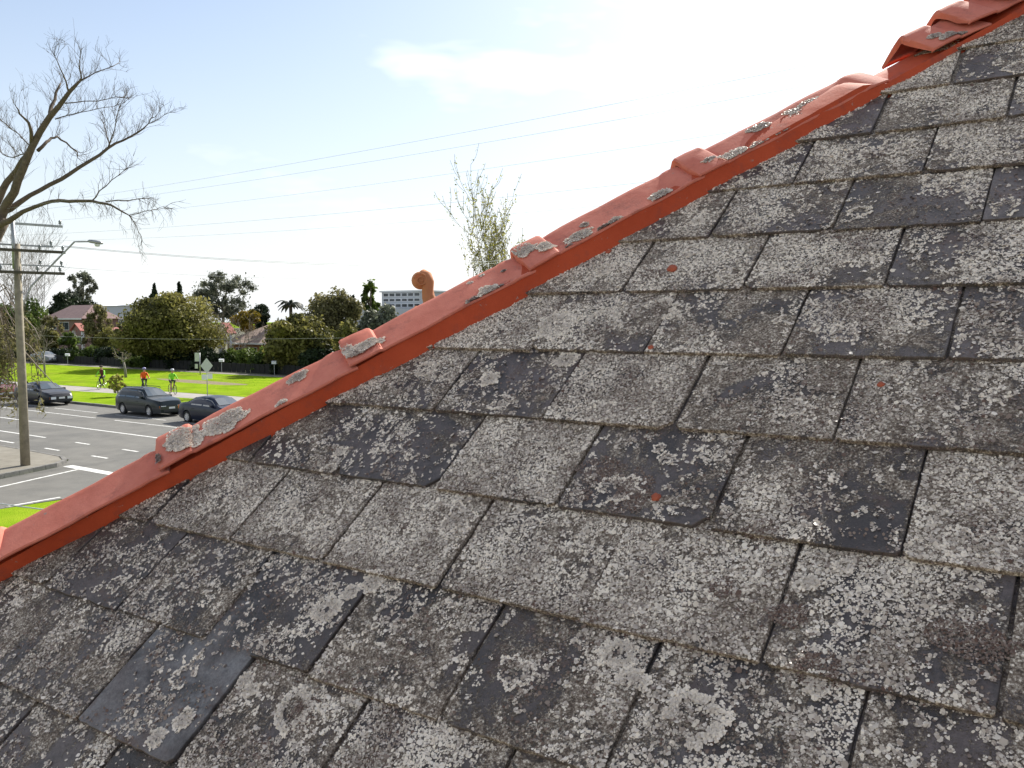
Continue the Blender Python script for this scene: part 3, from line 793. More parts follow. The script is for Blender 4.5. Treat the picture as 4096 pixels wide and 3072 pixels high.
# beyond the road: verge, path, park lawn, far footpath
slab("verge", [(-700, KF + .17), (400, KF + .17), (400, 36.2), (-50, 36.2), (-57, 35.9), (-64, 35.0), (-75, 34.4), (-700, 34.4)], M['grass'])
slab("path", [(-700, 34.43), (-75, 34.43), (-64, 35.03), (-57, 35.93), (-50, 36.23), (400, 36.23), (400, 38.9), (-50, 38.9), (-57, 38.7), (-64, 37.9), (-75, 37.3), (-700, 37.3)], M['path'], z1=GZ - .01)
slab("park_lawn", [(-700, 37.33), (-75, 37.33), (-64, 37.93), (-57, 38.73), (-50, 38.93), (400, 38.93), (400, 55.0), (-700, 54.0)], M['grass'])
slab("far_footpath", [(-700, 54.03), (400, 55.03), (400, 56.6), (-700, 55.6)], M['concrete'], z1=GZ + .005)
slab("garden_strip", [(-700, 55.63), (400, 56.63), (400, 420), (-700, 420)], M['scrub'])
# near side: corner footpath with the pole, the verge of the house
slab("near_footpath", [(-700, 13.2), (-31.3, 13.2), (-32.15, 15.6), (-32.45, 16.5), (-33.0, 17.15), (-33.9, 17.5), (-36.5, 17.58), (-700, 17.58)], M['concrete'])
slab("left_block", [(-700, -80), (-23.4, -80), (-27.8, 0.0), (-31.2, 13.17), (-700, 13.17)], M['grass'])
slab("house_lawn", [(-17.7, -80), (300, -80), (300, 14.2), (-24.6, 14.2), (-25.6, 13.2), (-25.75, 11.0), (-22.9, 0.0)], M['grass'])
M['bounce_mat'] = noisy("warm_bounce", [(0.3, (0.24, 0.17, 0.13)), (0.7, (0.34, 0.25, 0.19))], 3, 8, .9)  # warm colour chosen for the light it bounces
slab("bounce_slab", [(-13, -70), (60, -70), (60, 13.4), (-13, 13.4)], M['bounce_mat'], z0=GZ - .2, z1=GZ + .012)  # added unseen slab: cuts green bounce on the roof, warms the fill
slab("house_footpath", [(-24.5, 14.23), (300, 14.23), (300, 17.58), (-23.6, 17.58), (-24.9, 16.2)], M['concrete'])
# kerbs: stones laid end to end
def kerb(name, pts, wdt, hgt, step, inner):
    o0 = empty(name, (0, 0, 0)); o0["kind"] = "structure"
    P = [Vector((x, y, 0)) for x, y in pts]
    acc = []
    for a, b in zip(P, P[1:]):
        L = (b - a).length; n = max(1, round(L / step)); d = (b - a) / L; nn = Vector((-d.y, d.x, 0)) * inner
        for i in range(n):
            acc.append((a + d * (L * i / n + .006), a + d * (L * (i + 1) / n - .006), nn))
    for (a, b, nn) in acc:
        z1 = hgt + random.uniform(-.006, .006); m_ = MB()
        q = [a, b, b + nn * wdt, a + nn * wdt]
        if (b - a).cross(nn).z < 0: q = q[::-1]
        m_.prism([(p.x, p.y) for p in q], -.05, z1)
        m_.build("kerb_stone", M['bluestone'], o0)
    return o0
kerb("far_kerb", [(-66, KF), (-30, KF)], .165, .137, 1.5, 1)
kerb("corner_kerb", [(-30.55, 11.6), (-31.1, 13.2), (-31.98, 15.6), (-32.28, 16.6), (-32.9, 17.30), (-33.8, 17.68), (-36.5, 17.75), (-48, 17.75)], .155, .137, .62, 1)
kerb("lawn_kerb", [(-23.0, 0), (-25.93, 11.0), (-25.78, 13.3), (-24.75, 16.3), (-23.7, 17.75), (-14, 17.75)], .14, .137, .9, -1)
struct("far_kerb_run", MB().box((-700, KF, -.05), (-66.03, KF + .165, .135)).box((-29.97, KF, -.05), (400, KF + .165, .135)), M['bluestone'])
# painted markings
def line(a, b, w, parent, nm="lane_line"):
    a, b = Vector((*a, .004)), Vector((*b, .004)); d = (b - a).normalized(); n = Vector((-d.y, d.x, 0)) * w / 2
    return MB().add([a - n, b - n, b + n, a + n], [(0, 1, 2, 3)]).build(nm, M['paint'], parent)
line((-200, 23.48), (-5, 23.48), .13, road, "centre_line")
line((-62, 26.35), (-46.9, 26.35), .10, road); line((-45, 26.35), (-30, 26.35), .10, road)
for x0 in (-57.6, -54.4, -47.6, -41.6): line((x0, 27.95), (x0 + 4.9 if x0 > -55 else x0 + 2.4, 27.95), .09, road, "parking_line")
line((-90, 20.55), (-40.9, 20.55), .12, road); line((-90, 18.82), (-40.25, 18.82), .12, road)
for i in range(5):
    line((-38.2 + 3.72 * i, 20.5), (-37.05 + 3.72 * i, 20.5), .12, road, "lane_dash")
    line((-37.5 + 3.65 * i, 18.8), (-36.35 + 3.65 * i, 18.8), .12, road, "lane_dash")
line((-32.2, 16.95), (-28.2, 16.95), .38, side, "stop_line")
line((-31.1, 16.72), (-30.35, 14.7), .12, side, "edge_line"); line((-30.35, 14.7), (-29.4, 12.2), .12, side, "edge_line"); line((-29.4, 12.2), (-26.6, 2.0), .12, side, "edge_line")
line((-26.55, 12.2), (-26.62, 13.75), .12, side, "edge_line")
# worn brown patch in the park lawn
bp = MB(); cx, cy = gp(800, 1534).x, gp(800, 1534).y
bp.add([(cx + 6.5 * math.cos(t) * (1 + .14 * math.sin(3 * t)) * .95 - 1.8 * math.sin(t), cy + 1.25 * math.sin(t), GZ + .004) for t in np.linspace(0, 2 * math.pi, 26)[:-1]], [tuple(range(25))])
struct("worn_patch", bp, M['dirt'])

# ------------------------------------------------------------------ trees and bushes
M['bark'] = simple("bark", (0.115, 0.085, 0.062), .9, .35, 7, bmp=.6)
M['bark_grey'] = simple("grey_bark", (0.20, 0.18, 0.155), .9, .3, 5, bmp=.5)
M['twig'] = simple("twig", (0.19, 0.155, 0.12), .9, .2, 5)
M['lf_olive'] = leafmat("leaf_olive", (0.040, 0.046, 0.014), (0.29, 0.265, 0.078), .42)
M['lf_dark'] = leafmat("leaf_dark", (0.010, 0.018, 0.008), (0.040, 0.060, 0.024), .22)
M['lf_grey'] = leafmat("leaf_grey", (0.060, 0.072, 0.050), (0.22, 0.23, 0.165), .38)
M['lf_green'] = leafmat("leaf_green", (0.035, 0.058, 0.012), (0.16, 0.22, 0.045), .4)
M['lf_yellow'] = leafmat("leaf_yellow", (0.10, 0.085, 0.012), (0.42, 0.28, 0.02), .3)
M['lf_lime'] = leafmat("leaf_lime", (0.17, 0.17, 0.035), (0.46, 0.44, 0.12), .5)
M['lf_brown'] = leafmat("leaf_brown", (0.075, 0.070, 0.030), (0.27, 0.245, 0.105), .38)

def leaf_cloud(clumps, size, elong=1.0, seed=0, soft=False):
    """clumps: (centre, (rx,ry,rz), n): leaves spread through the outer shell of uneven clumps"""
    g = np.random.default_rng(seed)
    VV, FF, TT = [], [], []; base = 0
    for (c, r, n) in clumps:
        d = g.normal(size=(n, 3)); d /= np.linalg.norm(d, axis=1, keepdims=True)
        lump = 0.62 + 0.62 * vnoise(d[:, 0] * 2.9 + 9 + c[0], d[:, 1] * 2.9 + d[:, 2] * 2.6 + 4 + c[2], seed + 3)
        rad = np.abs(g.normal(0, .52, n)) * lump if soft else np.where(g.random(n) < .8, 0.40 + 0.62 * g.random(n) ** .6, 0.7 + .55 * g.random(n)) * lump
        p = np.array(c)[None] + d * rad[:, None] * np.array(r)[None]
        nn = d + g.normal(size=(n, 3)) * .75; nn /= np.linalg.norm(nn, axis=1, keepdims=True)
        t = np.cross(nn, g.normal(size=(n, 3))); t /= np.linalg.norm(t, axis=1, keepdims=True) + 1e-9
        b = np.cross(nn, t)
        s = size * (0.6 + 0.8 * g.random((n, 1)))
        q = np.stack([p - t * s * elong, p + b * s * .55 + nn * s * .12, p + t * s * elong, p - b * s * .55 + nn * s * .12], 1)
        VV.append(q.reshape(-1, 3)); FF.append(base + np.arange(n * 4).reshape(n, 4)); base += n * 4
        tone = np.clip(.48 + g.normal(0, .13, n) + (g.random() - .5) * .7, 0, 1)
        TT.append(np.repeat(tone, 4))
    return np.concatenate(VV), np.concatenate(FF), np.concatenate(TT)
def leaves(name, clumps, size, m, parent, elong=1.0, seed=0, soft=False):
    V, F, T = leaf_cloud(clumps, size, elong, seed, soft)
    me = np_mesh(name, V, F, m, False, T)
    return link(bpy.data.objects.new(name, me), parent)
def limb_path(a, b, n=5, wob=.12, sag=0.0):
    a, b = Vector(a), Vector(b); L = (b - a).length; out = []
    for i in range(n + 1):
        t = i / n; p = a.lerp(b, t)
        if 0 < i < n: p += Vector((random.uniform(-1, 1), random.uniform(-1, 1), random.uniform(-.5, .5))) * L * wob * .35
        p.z += sag * math.sin(math.pi * t)
        out.append(p)
    return out
def tree(name, l, r_, top, bot, Y, label, m, cat="tree", group=None, nl=9000, size=.22, nclump=16, dense=1.0, trunk_px=None, base_z=GZ, bark=None, shape='round', depth=.8, elong=1.0, tr=.028, seed=None):
    """crown between pixel columns l..r_ and rows top..bot, standing at street-grid depth Y"""
    seed = seed if seed is not None else (l * 7 + top) % 9973
    rs = random.Random(seed)
    cpx = (l + r_) / 2 if trunk_px is None else trunk_px
    mid = atY((l + r_) / 2, (top + bot) / 2, Y)
    dist = math.hypot(mid.x, mid.y)
    k = (mid - EYE).length / FPX
    hw = (r_ - l) / 2 * k; hh = (bot - top) / 2 * k
    foot = atY(cpx, 1400, Y); foot.z = base_z
    zt = atY((l + r_) / 2, top, Y).z; zb = atY((l + r_) / 2, bot, Y).z
    t = empty(name, foot, 0, label, cat, group)
    inv = Vector((-foot.x, -foot.y, -foot.z))
    side_d = Vector((_cy, _sy, 0)); fw_d = Vector((-_sy, _cy, 0))
    cl = []
    loc = lambda a, b, c: Vector((mid.x, mid.y, (zt + zb) / 2)) + side_d * a + fw_d * b + Vector((0, 0, c)) + inv
    for i in range(nclump):
        if shape == 'cone':
            f = (i + .5) / nclump; rr_ = hw * (1 - f) * .9 + hw * .08
            th = rs.random() * 6.28
            c = loc(math.cos(th) * rr_ * .35, math.sin(th) * rr_ * .35, -hh + 2 * hh * f); cr = (rr_ * .75, rr_ * .75, hh * 1.6 / nclump + hh * .1)
        else:
            for _ in range(40):
                a, b, c_ = rs.uniform(-1, 1), rs.uniform(-1, 1), rs.uniform(-1, 1)
                q = a*a + b*b + c_*c_
                if q < 1 and q > .12 and not (shape == 'dome' and c_ < -.75): break
            sz = rs.uniform(.22, .44) if shape != 'sparse' else rs.uniform(.13, .26)
            c = loc(a * hw * (1 - sz * .8), b * hw * depth * (1 - sz * .8), c_ * hh * (1 - sz * .8))
            cr = (hw * sz * rs.uniform(.9, 1.25), hw * sz * depth * rs.uniform(.9, 1.25), hh * sz * rs.uniform(.8, 1.1))
        cl.append((tuple(c), cr, max(30, int(nl * dense / nclump))))
    if shape in ('round', 'dome'):
        cl.append((tuple(loc(0, 0, -hh * .1)), (hw * .62, hw * .62 * depth, hh * .62), int(nl * .18)))
    leaves("crown", cl, size, m, t, elong, seed, shape == 'sparse')
    mb = MB(); rt = max(.06, (zt - base_z) * tr)
    cen = loc(0, 0, -hh * .35)
    mb.tube([(0, 0, -.05), (rs.uniform(-.1, .1), rs.uniform(-.1, .1), cen.z * .45), tuple(cen)], [rt * 1.25, rt, rt * .6], 8)
    for (c, cr, n) in cl[: min(len(cl), 9)]:
        st = Vector((0, 0, cen.z * rs.uniform(.5, .95))).lerp(cen, .5)
        mb.tube(limb_path(st, c, 4, .1), [rt * .5, rt * .4, rt * .3, rt * .2, rt * .1], 6)
    mb.build("trunk", bark or M['bark'], t, True)
    return t

# the big clipped looking tree in the middle of the park's far edge
tree("round_tree", 440, 900, 1165, 1445, 58, "large dense rounded olive green tree at the park's far edge", M['lf_olive'], nl=52000, size=.16, nclump=46, trunk_px=690, shape='dome', seed=5)
tree("gum_tree", 765, 1022, 1052, 1300, 84, "tall airy gum tree with clumped foliage behind the brown roofed house", M['lf_grey'], nl=16000, size=.18, nclump=60, shape='sparse', bark=M['bark_grey'], seed=8, tr=.02)
tree("grey_tree", 268, 388, 1080, 1235, 88, "slender grey green tree rising behind the dark cypress", M['lf_grey'], nl=9000, size=.2, nclump=42, shape='sparse', seed=3, bark=M['bark_grey'])
tree("cypress_tree", 178, 385, 1168, 1300, 78, "broad near black cypress above the two storey house roof", M['lf_dark'], nl=9000, size=.26, nclump=14, seed=12)
tree("conifer", 578, 655, 1150, 1262, 76, "left of two dark conifer tips peeping over the rounded tree", M['lf_dark'], nl=3000, size=.2, nclump=10, shape='cone', group="conifers behind the rounded tree")
tree("conifer", 682, 756, 1142, 1262, 76, "right of two dark conifer tips peeping over the rounded tree", M['lf_dark'], nl=3000, size=.2, nclump=10, shape='cone', group="conifers behind the rounded tree")
tree("low_tree", 640, 700, 1168, 1290, 72, "small grey green treetop between the two conifer tips", M['lf_grey'], nl=2500, size=.22, nclump=9)
tree("wattle", 920, 1050, 1228, 1330, 70, "wattle bush with yellow orange blossom behind the brown roof", M['lf_yellow'], nl=4000, size=.16, nclump=14, cat="bush")
tree("dark_tree", 985, 1085, 1212, 1330, 75, "dark green tree right of the yellow wattle", M['lf_dark'], nl=5000, size=.2, nclump=12)
tree("garden_tree", 1020, 1340, 1258, 1492, 59, "wide olive green garden tree whose skirt reaches the lawn", M['lf_olive'], nl=24000, size=.19, nclump=30, dense=1, seed=21)
tree("tall_garden_tree", 1190, 1480, 1150, 1480, 67, "tall brownish olive tree behind the wide garden tree", M['lf_brown'], nl=20000, size=.2, nclump=30, seed=31)
tree("narrow_tree", 1432, 1530, 1115, 1260, 72, "narrow bright green tree poking up left of the white office block", M['lf_green'], nl=4500, size=.22, nclump=16, shape='sparse', seed=4)
tree("stub_tree", 1385, 1425, 1172, 1270, 73, "little dark tuft of a tree left of the narrow green tree", M['lf_dark'], nl=1500, size=.2, nclump=8)
tree("silver_tree", 1415, 1600, 1205, 1420, 60, "dull silver green tree in front of the white office block", M['lf_grey'], nl=12000, size=.19, nclump=22, seed=17)
tree("hip_side_tree", 1330, 1480, 1270, 1450, 57, "yellow green bushy tree just above the terracotta hip", M['lf_olive'], nl=9000, size=.18, nclump=16, seed=18)
tree("garden_tree", 325, 475, 1222, 1415, 62, "loose light olive tree between brick house and rounded tree", M['lf_brown'], nl=14000, size=.17, nclump=40, shape='sparse', seed=19)
tree("garden_tree", 385, 480, 1318, 1425, 60, "low light olive tree touching the rounded tree's left side", M['lf_olive'], nl=7000, size=.17, nclump=22, seed=41)
tree("front_tree", 225, 330, 1318, 1425, 61, "mid green loose tree in front of the two storey brick house", M['lf_green'], nl=7000, size=.17, nclump=30, shape='sparse', seed=43)
tree("veil_tree", 160, 250, 1250, 1400, 63, "thin grey brown tree veiling the left part of the brick house", M['lf_brown'], nl=5000, size=.15, nclump=34, shape='sparse', seed=51)
tree("low_tree", 150, 240, 1310, 1405, 60, "small round olive tree in the two storey house's front garden", M['lf_olive'], nl=4000, size=.18, nclump=10, seed=23)
tree("left_tree", -60, 190, 1195, 1420, 66, "mottled green tree at the left edge behind the power pole", M['lf_green'], nl=9000, size=.22, nclump=20, seed=27)
tree("yellow_sapling", 425, 512, 1496, 1572, 34.0, "yellow green leafy sapling on the verge beside the path", M['lf_lime'], nl=3400, size=.05, nclump=60, shape='sparse', seed=9, tr=.012, elong=1.6)
for (l_, r2, tp2, lab2, mm) in [(-330, -70, 1150, "first garden tree beyond the left edge behind the footpath", 'lf_olive'), (-620, -310, 1190, "second garden tree beyond the left edge, paler and wider", 'lf_brown'), (-980, -600, 1160, "third garden tree beyond the left edge, farthest up the street", 'lf_green')]:
    tree("garden_tree", l_, r2, tp2, 1420, 60, lab2, M[mm], nl=9000, size=.24, nclump=24)
# low bushes and hedges that close the park off, each its own
hedge_no = 0
def bush(l, r_, top, Y, label, m, nl=5000, cat="bush", size=.16, group="bushes along the far footpath"):
    mid0 = atY((l + r_) / 2, 1470, Y); k = (mid0 - EYE).length / FPX
    zt = atY((l + r_) / 2, top, Y).z; hw = (r_ - l) / 2 * k
    t = empty("garden_bush" if cat == "bush" else "garden_hedge", (mid0.x, mid0.y, GZ), 0, label, cat, group)
    cl = []; rs = random.Random(l * 3 + top)
    sdv = Vector((_cy, _sy, 0)); n = 9
    for i in range(n):
        a = rs.uniform(-.8, .8); z = rs.uniform(.15, .8) * zt
        c = sdv * a * hw + Vector((0, rs.uniform(-.6, .6), z))
        cl.append((tuple(c), (hw * .38, .9, zt * .34), nl // n))
    leaves("foliage", cl, size, m, t, 1.0, l + top)
    mb = MB()
    for i in range(3): mb.tube(limb_path((rs.uniform(-.2, .2), rs.uniform(-.2, .2), -.05), cl[i][0], 3), [.05, .04, .03, .015], 5)
    mb.build("stem", M['bark'], t)
    return t
hl = [(-40, 90, 1395, "first dark bush from the left along the far footpath"), (80, 190, 1405, "second dark bush from the left along the far footpath"), (180, 300, 1400, "dark bush below the two storey brick house"),
      (290, 400, 1392, "dark bush below the small red gable"), (390, 500, 1400, "dark bush behind the bare pollarded tree"), (490, 600, 1396, "dark bush left of the rounded tree's trunk"),
      (590, 700, 1388, "dark bush directly behind the rounded tree's trunk"), (690, 800, 1390, "dark bush right of the rounded tree's trunk"), (790, 890, 1405, "dark bush behind the diamond sign"),
      (1000, 1110, 1402, "dark bush under the wide garden tree, left half"), (1100, 1210, 1410, "dark bush under the wide garden tree, right half"), (1200, 1330, 1400, "rightmost dark bush, just above the terracotta hip")]
for i, (l, r_, tp_, lab) in enumerate(hl):
    bush(l, r_, tp_, 58.6, lab, M['lf_dark' if i % 3 else 'lf_green'])
bush(875, 1010, 1392, 60.5, "green bush in front of the brown roofed house", M['lf_green'], 5000)
bush(500, 640, 1432, 57.4, "low mid green bush at the foot of the rounded tree", M['lf_green'], 3500)
bush(-30, 120, 1400, 62, "tall green bush at the left edge behind the footpath bushes", M['lf_green'], 5000)
# palm
pc = atY(1162, 1215, 73); t = empty("palm_tree", (pc.x, pc.y, GZ), 0, "palm tree with arching fronds above the wide garden tree", "tree")
mb = MB().tube([(0, 0, -.05), (.1, 0, pc.z * .5), (0, 0, pc.z - GZ)], [.28, .22, .2], 8); mb.build("trunk", M['bark'], t, True)
for i in range(20):
    th = i * 2.4; el = random.uniform(.1, 1.0); L = random.uniform(1.6, 2.3); mb = MB()
    d = Vector((math.cos(th), math.sin(th), 0)); q = d.cross(Vector((0, 0, 1))); prevp = None
    pts = [Vector((0, 0, pc.z - GZ)) + d * L * s_ * math.cos(el * .6) + Vector((0, 0, L * (math.sin(el) * s_ - .75 * s_ * s_))) for s_ in np.linspace(0, 1, 9)]
    for j in range(8):
        w0, w1 = .30 * math.sin(math.pi * (.08 + .9 * j / 8)), .30 * math.sin(math.pi * (.08 + .9 * (j + 1) / 8))
        a, b = pts[j], pts[j + 1]; dn = Vector((0, 0, -.12))
        mb.add([a, b, b + q * w1 + dn, a + q * w0 + dn, b - q * w1 + dn, a - q * w0 + dn], [(0, 1, 2, 3), (0, 5, 4, 1)])
    mb.build("frond", M['lf_dark'], t)

# bare trees: skeletons of tubes with twigs
def grow(mb, p, d, L, r0, depth, up, rs, tw, n_child=(2, 4), bend=.35, minr=.004):
    pts = [p.copy()]; rad = [r0]; dd = d.normalized(); n = 5
    for i in range(n):
        dd = (dd + Vector((rs.gauss(0, bend), rs.gauss(0, bend), rs.gauss(0, bend) * .6 + up)) * .32).normalized()
        pts.append(pts[-1] + dd * L / n); rad.append(max(minr, r0 * (1 - .72 * (i + 1) / n)))
    (mb if depth > 1 else tw).tube(pts, rad, 6 if depth > 1 else 4, 0, False)
    if depth <= 0: return
    for j in range(rs.randint(*n_child)):
        k = rs.randint(1, n); b = pts[k]
        tdir = (pts[k] - pts[k - 1]).normalized()
        perp = tdir.cross(Vector((rs.gauss(0, 1), rs.gauss(0, 1), rs.gauss(0, 1)))).normalized()
        grow(mb, b, tdir * .75 + perp * rs.uniform(.5, .95), L * rs.uniform(.45, .72), max(minr, rad[k] * .62), depth - 1, up, rs, tw, n_child, bend, minr)
def bare_tree(name, px, Y, top, label, depth=4, rad=.09, up=.25, spread=.5, bark='bark_grey', first=.35, seed=1, leafy=None, minr=.006, stems=4):
    foot = atY(px, 1400, Y); foot.z = GZ; zt = atY(px, top, Y).z - GZ
    t = empty(name, foot, 0, label, "tree"); rs = random.Random(seed); mb, tw, tk = MB(), MB(), MB()
    fk = Vector((rs.uniform(-.15, .15), rs.uniform(-.15, .15), zt * first))
    tk.tube([(0, 0, -.05), tuple(fk * .5 + Vector((.05, 0, 0))), tuple(fk)], [rad * 1.2, rad, rad * .85], 8)
    for i in range(stems):
        a = 6.28 * i / stems + rs.uniform(-.4, .4)
        grow(mb, fk, Vector((math.cos(a) * spread, math.sin(a) * spread, 1)), (zt - fk.z) * rs.uniform(.62, .85), rad * .7, depth, up, rs, tw, (3, 5), .3, minr)
    tk.build("trunk", M[bark], t, True); mb.build("branches", M[bark], t, True)
    if tw.v: tag(tw.build("twigs", M['twig'], t), kind="stuff")
    return t, mb, tw
bare_tree("pollarded_tree", 500, 46, 1392, "bare pollarded tree with a pale forked trunk on the park lawn", 2, .11, .1, .7, first=.52, seed=4, stems=3, minr=.02)
bare_tree("young_bare_tree", 176, 41.5, 1330, "thin bare young tree on the lawn right of the power pole", 2, .07, .3, .5, first=.5, seed=9, stems=3, minr=.012)
for i, (px, Y, tp_, lab) in enumerate([(28, 70, 960, "leftmost leafless poplar behind the power pole's crossarms"), (95, 70, 985, "middle leafless poplar right of the power pole"), (150, 72, 1040, "rightmost and lowest of the leafless poplars near the pole")]):
    bare_tree("bare_poplar", px, Y, tp_, lab, 3, .13, .55, .16, first=.15, seed=20 + i, stems=5, minr=.012)
bare_tree("bare_garden_tree", 955, 62, 1270, "grey leafless shrub tree in front of the brown roof", 3, .08, .15, .8, first=.25, seed=31, stems=6, minr=.011)
t, mb_, tw_ = bare_tree("budding_poplar", 1980, 70, 905, "tall thin poplar with sparse new leaves rising behind the hip", 3, .17, .85, .07, first=.22, seed=44, stems=8, minr=.017)
tips = np.array([v for v in tw_.v[::6]])
tips = tips[rng.permutation(len(tips))[:6500]]; tips = tips + rng.normal(0, .10, tips.shape)
leaves("leaves", [(tuple(p), (.16, .16, .16), 2) for p in tips], .11, M['lf_lime'], t, 1.0, 2)

# the big plane tree that reaches in from the left, traced limb by limb at its own distance
PT = 29.0
def zp(x, y, d=0.0):                               # zoom coordinates -> place
    return atD(x * .6027, 100 + y * .6027, PT + d)
tfoot = Vector((zp(-330, 1500).x, zp(-330, 1500).y, GZ))
pt = empty("plane_tree", tfoot, 0, "big leafless plane tree leaning in at the left edge above the pole", "tree")
def loc_(p): return tuple(Vector(p) - tfoot)
px_m = PT / FPX * .6027
limbs = [
 ("limb", [(-40,1360,0),(20,1240,0),(95,1110,-.3),(150,960,-.5),(210,815,-.6),(330,610,-.8),(460,445,-1),(530,372,-1.1)], [38,34,30,28,25,21,14,11]),
 ("limb", [(-30,1200,.6),(20,1090,.6),(75,1010,.5),(130,930,.1),(185,850,-.4)], [26,25,22,20,16]),
 ("limb", [(20,1250,.2),(70,1220,.2),(200,1130,.4),(330,1060,.6),(460,990,.8),(600,900,1.1),(715,818,1.3),(820,765,1.6),(905,720,1.8),(985,655,2.0)], [26,24,17,16,15,13,11,8,7,5]),
 ("limb", [(-20,1330,-.2),(60,1300,-.3),(150,1240,-.5),(300,1182,-.8),(400,1165,-1.0),(510,1168,-1.3),(610,1168,-1.6),(700,1185,-1.8),(760,1208,-2.0),(855,1262,-2.2)], [26,21,16,13,12,11,10,8,7,5]),
 ("limb", [(210,800,-.6),(208,720,-.9),(190,648,-1.1),(130,590,-1.4),(105,540,-1.6)], [15,12,9,6,4]),
 ("limb", [(335,600,-.8),(340,540,-.5),(370,450,-.2),(402,385,0)], [16,13,9,6]),
 ("limb", [(460,445,-1),(440,380,-1.2),(400,290,-1.6),(360,200,-2)], [10,7,5,3]),
 ("limb", [(530,372,-1.1),(538,330,-1.2),(525,260,-1.4),(535,200,-1.5)], [9,7,5,3]),
 ("limb", [(530,372,-1.1),(590,340,-.8),(690,295,-.5),(790,250,0)], [9,6,4,3]),
 ("limb", [(250,835,-.3),(310,775,0),(340,750,.3),(380,740,.5),(440,780,.7),(512,842,1.0),(515,880,1.1)], [13,11,9,7,6,5,3]),
 ("limb", [(715,818,1.3),(718,760,1.4),(700,690,1.6),(680,640,1.8)], [8,6,4,3]),
 ("limb", [(715,818,1.3),(760,700,1.1),(780,590,.9),(830,470,.7)], [7,5,4,2.5]),
 ("limb", [(610,1168,-1.6),(660,1100,-1.7),(740,1030,-1.9),(835,955,-2)], [7,5,4,2.5]),
 ("limb", [(700,1172,-1.7),(860,1165,-1.4),(980,1150,-1.2)], [6,4.5,3]),
 ("limb", [(855,1262,-2.2),(960,1235,-2.2),(1090,1216,-2.3)], [4.5,3,2]),
 ("limb", [(855,1262,-2.2),(890,1310,-2.2),(920,1375,-2.1),(940,1415,-2)], [5,4,3,2]),
 ("limb", [(430,520,-1),(560,505,-.6),(720,490,-.2),(820,480,0)], [6,4.5,3.5,2.5]),
 ("limb", [(365,625,-.8),(450,600,-.6),(600,568,-.3),(760,540,0)], [6,4.5,3.5,2.5]),
 ("limb", [(985,655,2),(1030,610,2.1),(1060,555,2.2)], [5,3.5,2.5]), ("limb", [(985,655,2),(1060,620,2.1),(1125,580,2.2)], [4.5,3.5,2.5]),
 ("limb", [(210,815,-.6),(120,720,-.2),(40,660,.2),(-40,600,.5)], [7,5,4,3]),
 ("limb", [(190,850,-.4),(90,880,0),(20,860,.4),(-50,800,.8)], [7,5,4,3]),
]
twg = MB(); rs = random.Random(77)
trk = MB(); trk.tube([loc_(p) for p in (Vector((tfoot.x, tfoot.y, -.05)), tfoot + Vector((0, 0, .5)), zp(-305, 2150), zp(-255, 1850), zp(-180, 1620), zp(-95, 1440), zp(-35, 1330), zp(5, 1268))], [.62, .50, .44, .42, .40, .38, .36, .32], 14)
trk.build("trunk", M['bark'], pt, True)
def twig(p, d, L, r0, up, lev):
    pts = [p.copy()]; dd = d.normalized(); n = 6
    cv = Vector((rs.gauss(0, .16), rs.gauss(0, .16), 0))
    for i in range(n):
        dd = (dd + Vector((rs.gauss(0, .13), rs.gauss(0, .13), up + rs.gauss(0, .1))) + cv).normalized()
        pts.append(pts[-1] + dd * L / n)
    twg.tube([loc_(q) for q in pts], [max(.0022, r0 * (1 - .8 * i / n)) for i in range(n + 1)], 4, 0, False)
    if lev > 0:
        for j in range(rs.randint(2, 4)):
            k = rs.randint(1, n - 1); t_ = (pts[k + 1] - pts[k]).normalized()
            pp = t_.cross(Vector((rs.gauss(0, 1), rs.gauss(0, 1), rs.gauss(0, 1)))).normalized()
            twig(pts[k], t_ * .8 + pp * .7 + Vector((0, 0, up)), L * rs.uniform(.45, .75), r0 * .62, up, lev - 1)
for li, (nm, pp, rr_) in enumerate(limbs):
    P3 = [zp(*q) for q in pp]
    # smooth the traced limb
    fine, fr_ = [], []
    for i in range(len(P3) - 1):
        for s_ in (0, .5):
            fine.append(P3[i].lerp(P3[i + 1], s_) + Vector((rs.gauss(0, 1), rs.gauss(0, 1), rs.gauss(0, 1))) * .02 * (s_ > 0)); fr_.append((rr_[i] * (1 - s_) + rr_[i + 1] * s_) * px_m * (.92 if rr_[0] > 12 else .66))
    fine.append(P3[-1]); fr_.append(rr_[-1] * px_m * .66)
    MB().tube([loc_(q) for q in fine], fr_, 8).build("limb", M['bark'], pt, True)
    tot = sum((fine[i + 1] - fine[i]).length for i in range(len(fine) - 1))
    nt_ = int(tot * (5.5 if rr_[0] > 12 else 8.0))
    low = li in (3, 13, 14, 15)
    for j in range(nt_):
        f = rs.uniform(.28 if rr_[0] > 12 else .1, 1.0); i = min(len(fine) - 2, int(f * (len(fine) - 1)))
        p = fine[i].lerp(fine[i + 1], rs.random()); d0 = (fine[i + 1] - fine[i]).normalized()
        pp_ = d0.cross(Vector((rs.gauss(0, 1), rs.gauss(0, 1), rs.gauss(0, 1)))).normalized()
        drp = -.20 if (low and rs.random() < .7) else rs.choice([.22, .3, .3, .1])
        twig(p, d0 * .7 + pp_ * .8 + Vector((0, 0, .45 if drp > 0 else -.2)), rs.uniform(.45, 1.0) * (.7 if low else 1), rs.uniform(.005, .009), drp, 1 if rs.random() < .75 else 2)
    for j in range(3): twig(fine[-1], (fine[-1] - fine[-2]).normalized() + Vector((rs.gauss(0, .5), rs.gauss(0, .5), rs.gauss(0, .4))), rs.uniform(.35, .75), .008, -.05 if low else .14, 1)
tag(twg.build("twigs", M['bark'], pt), kind="stuff")
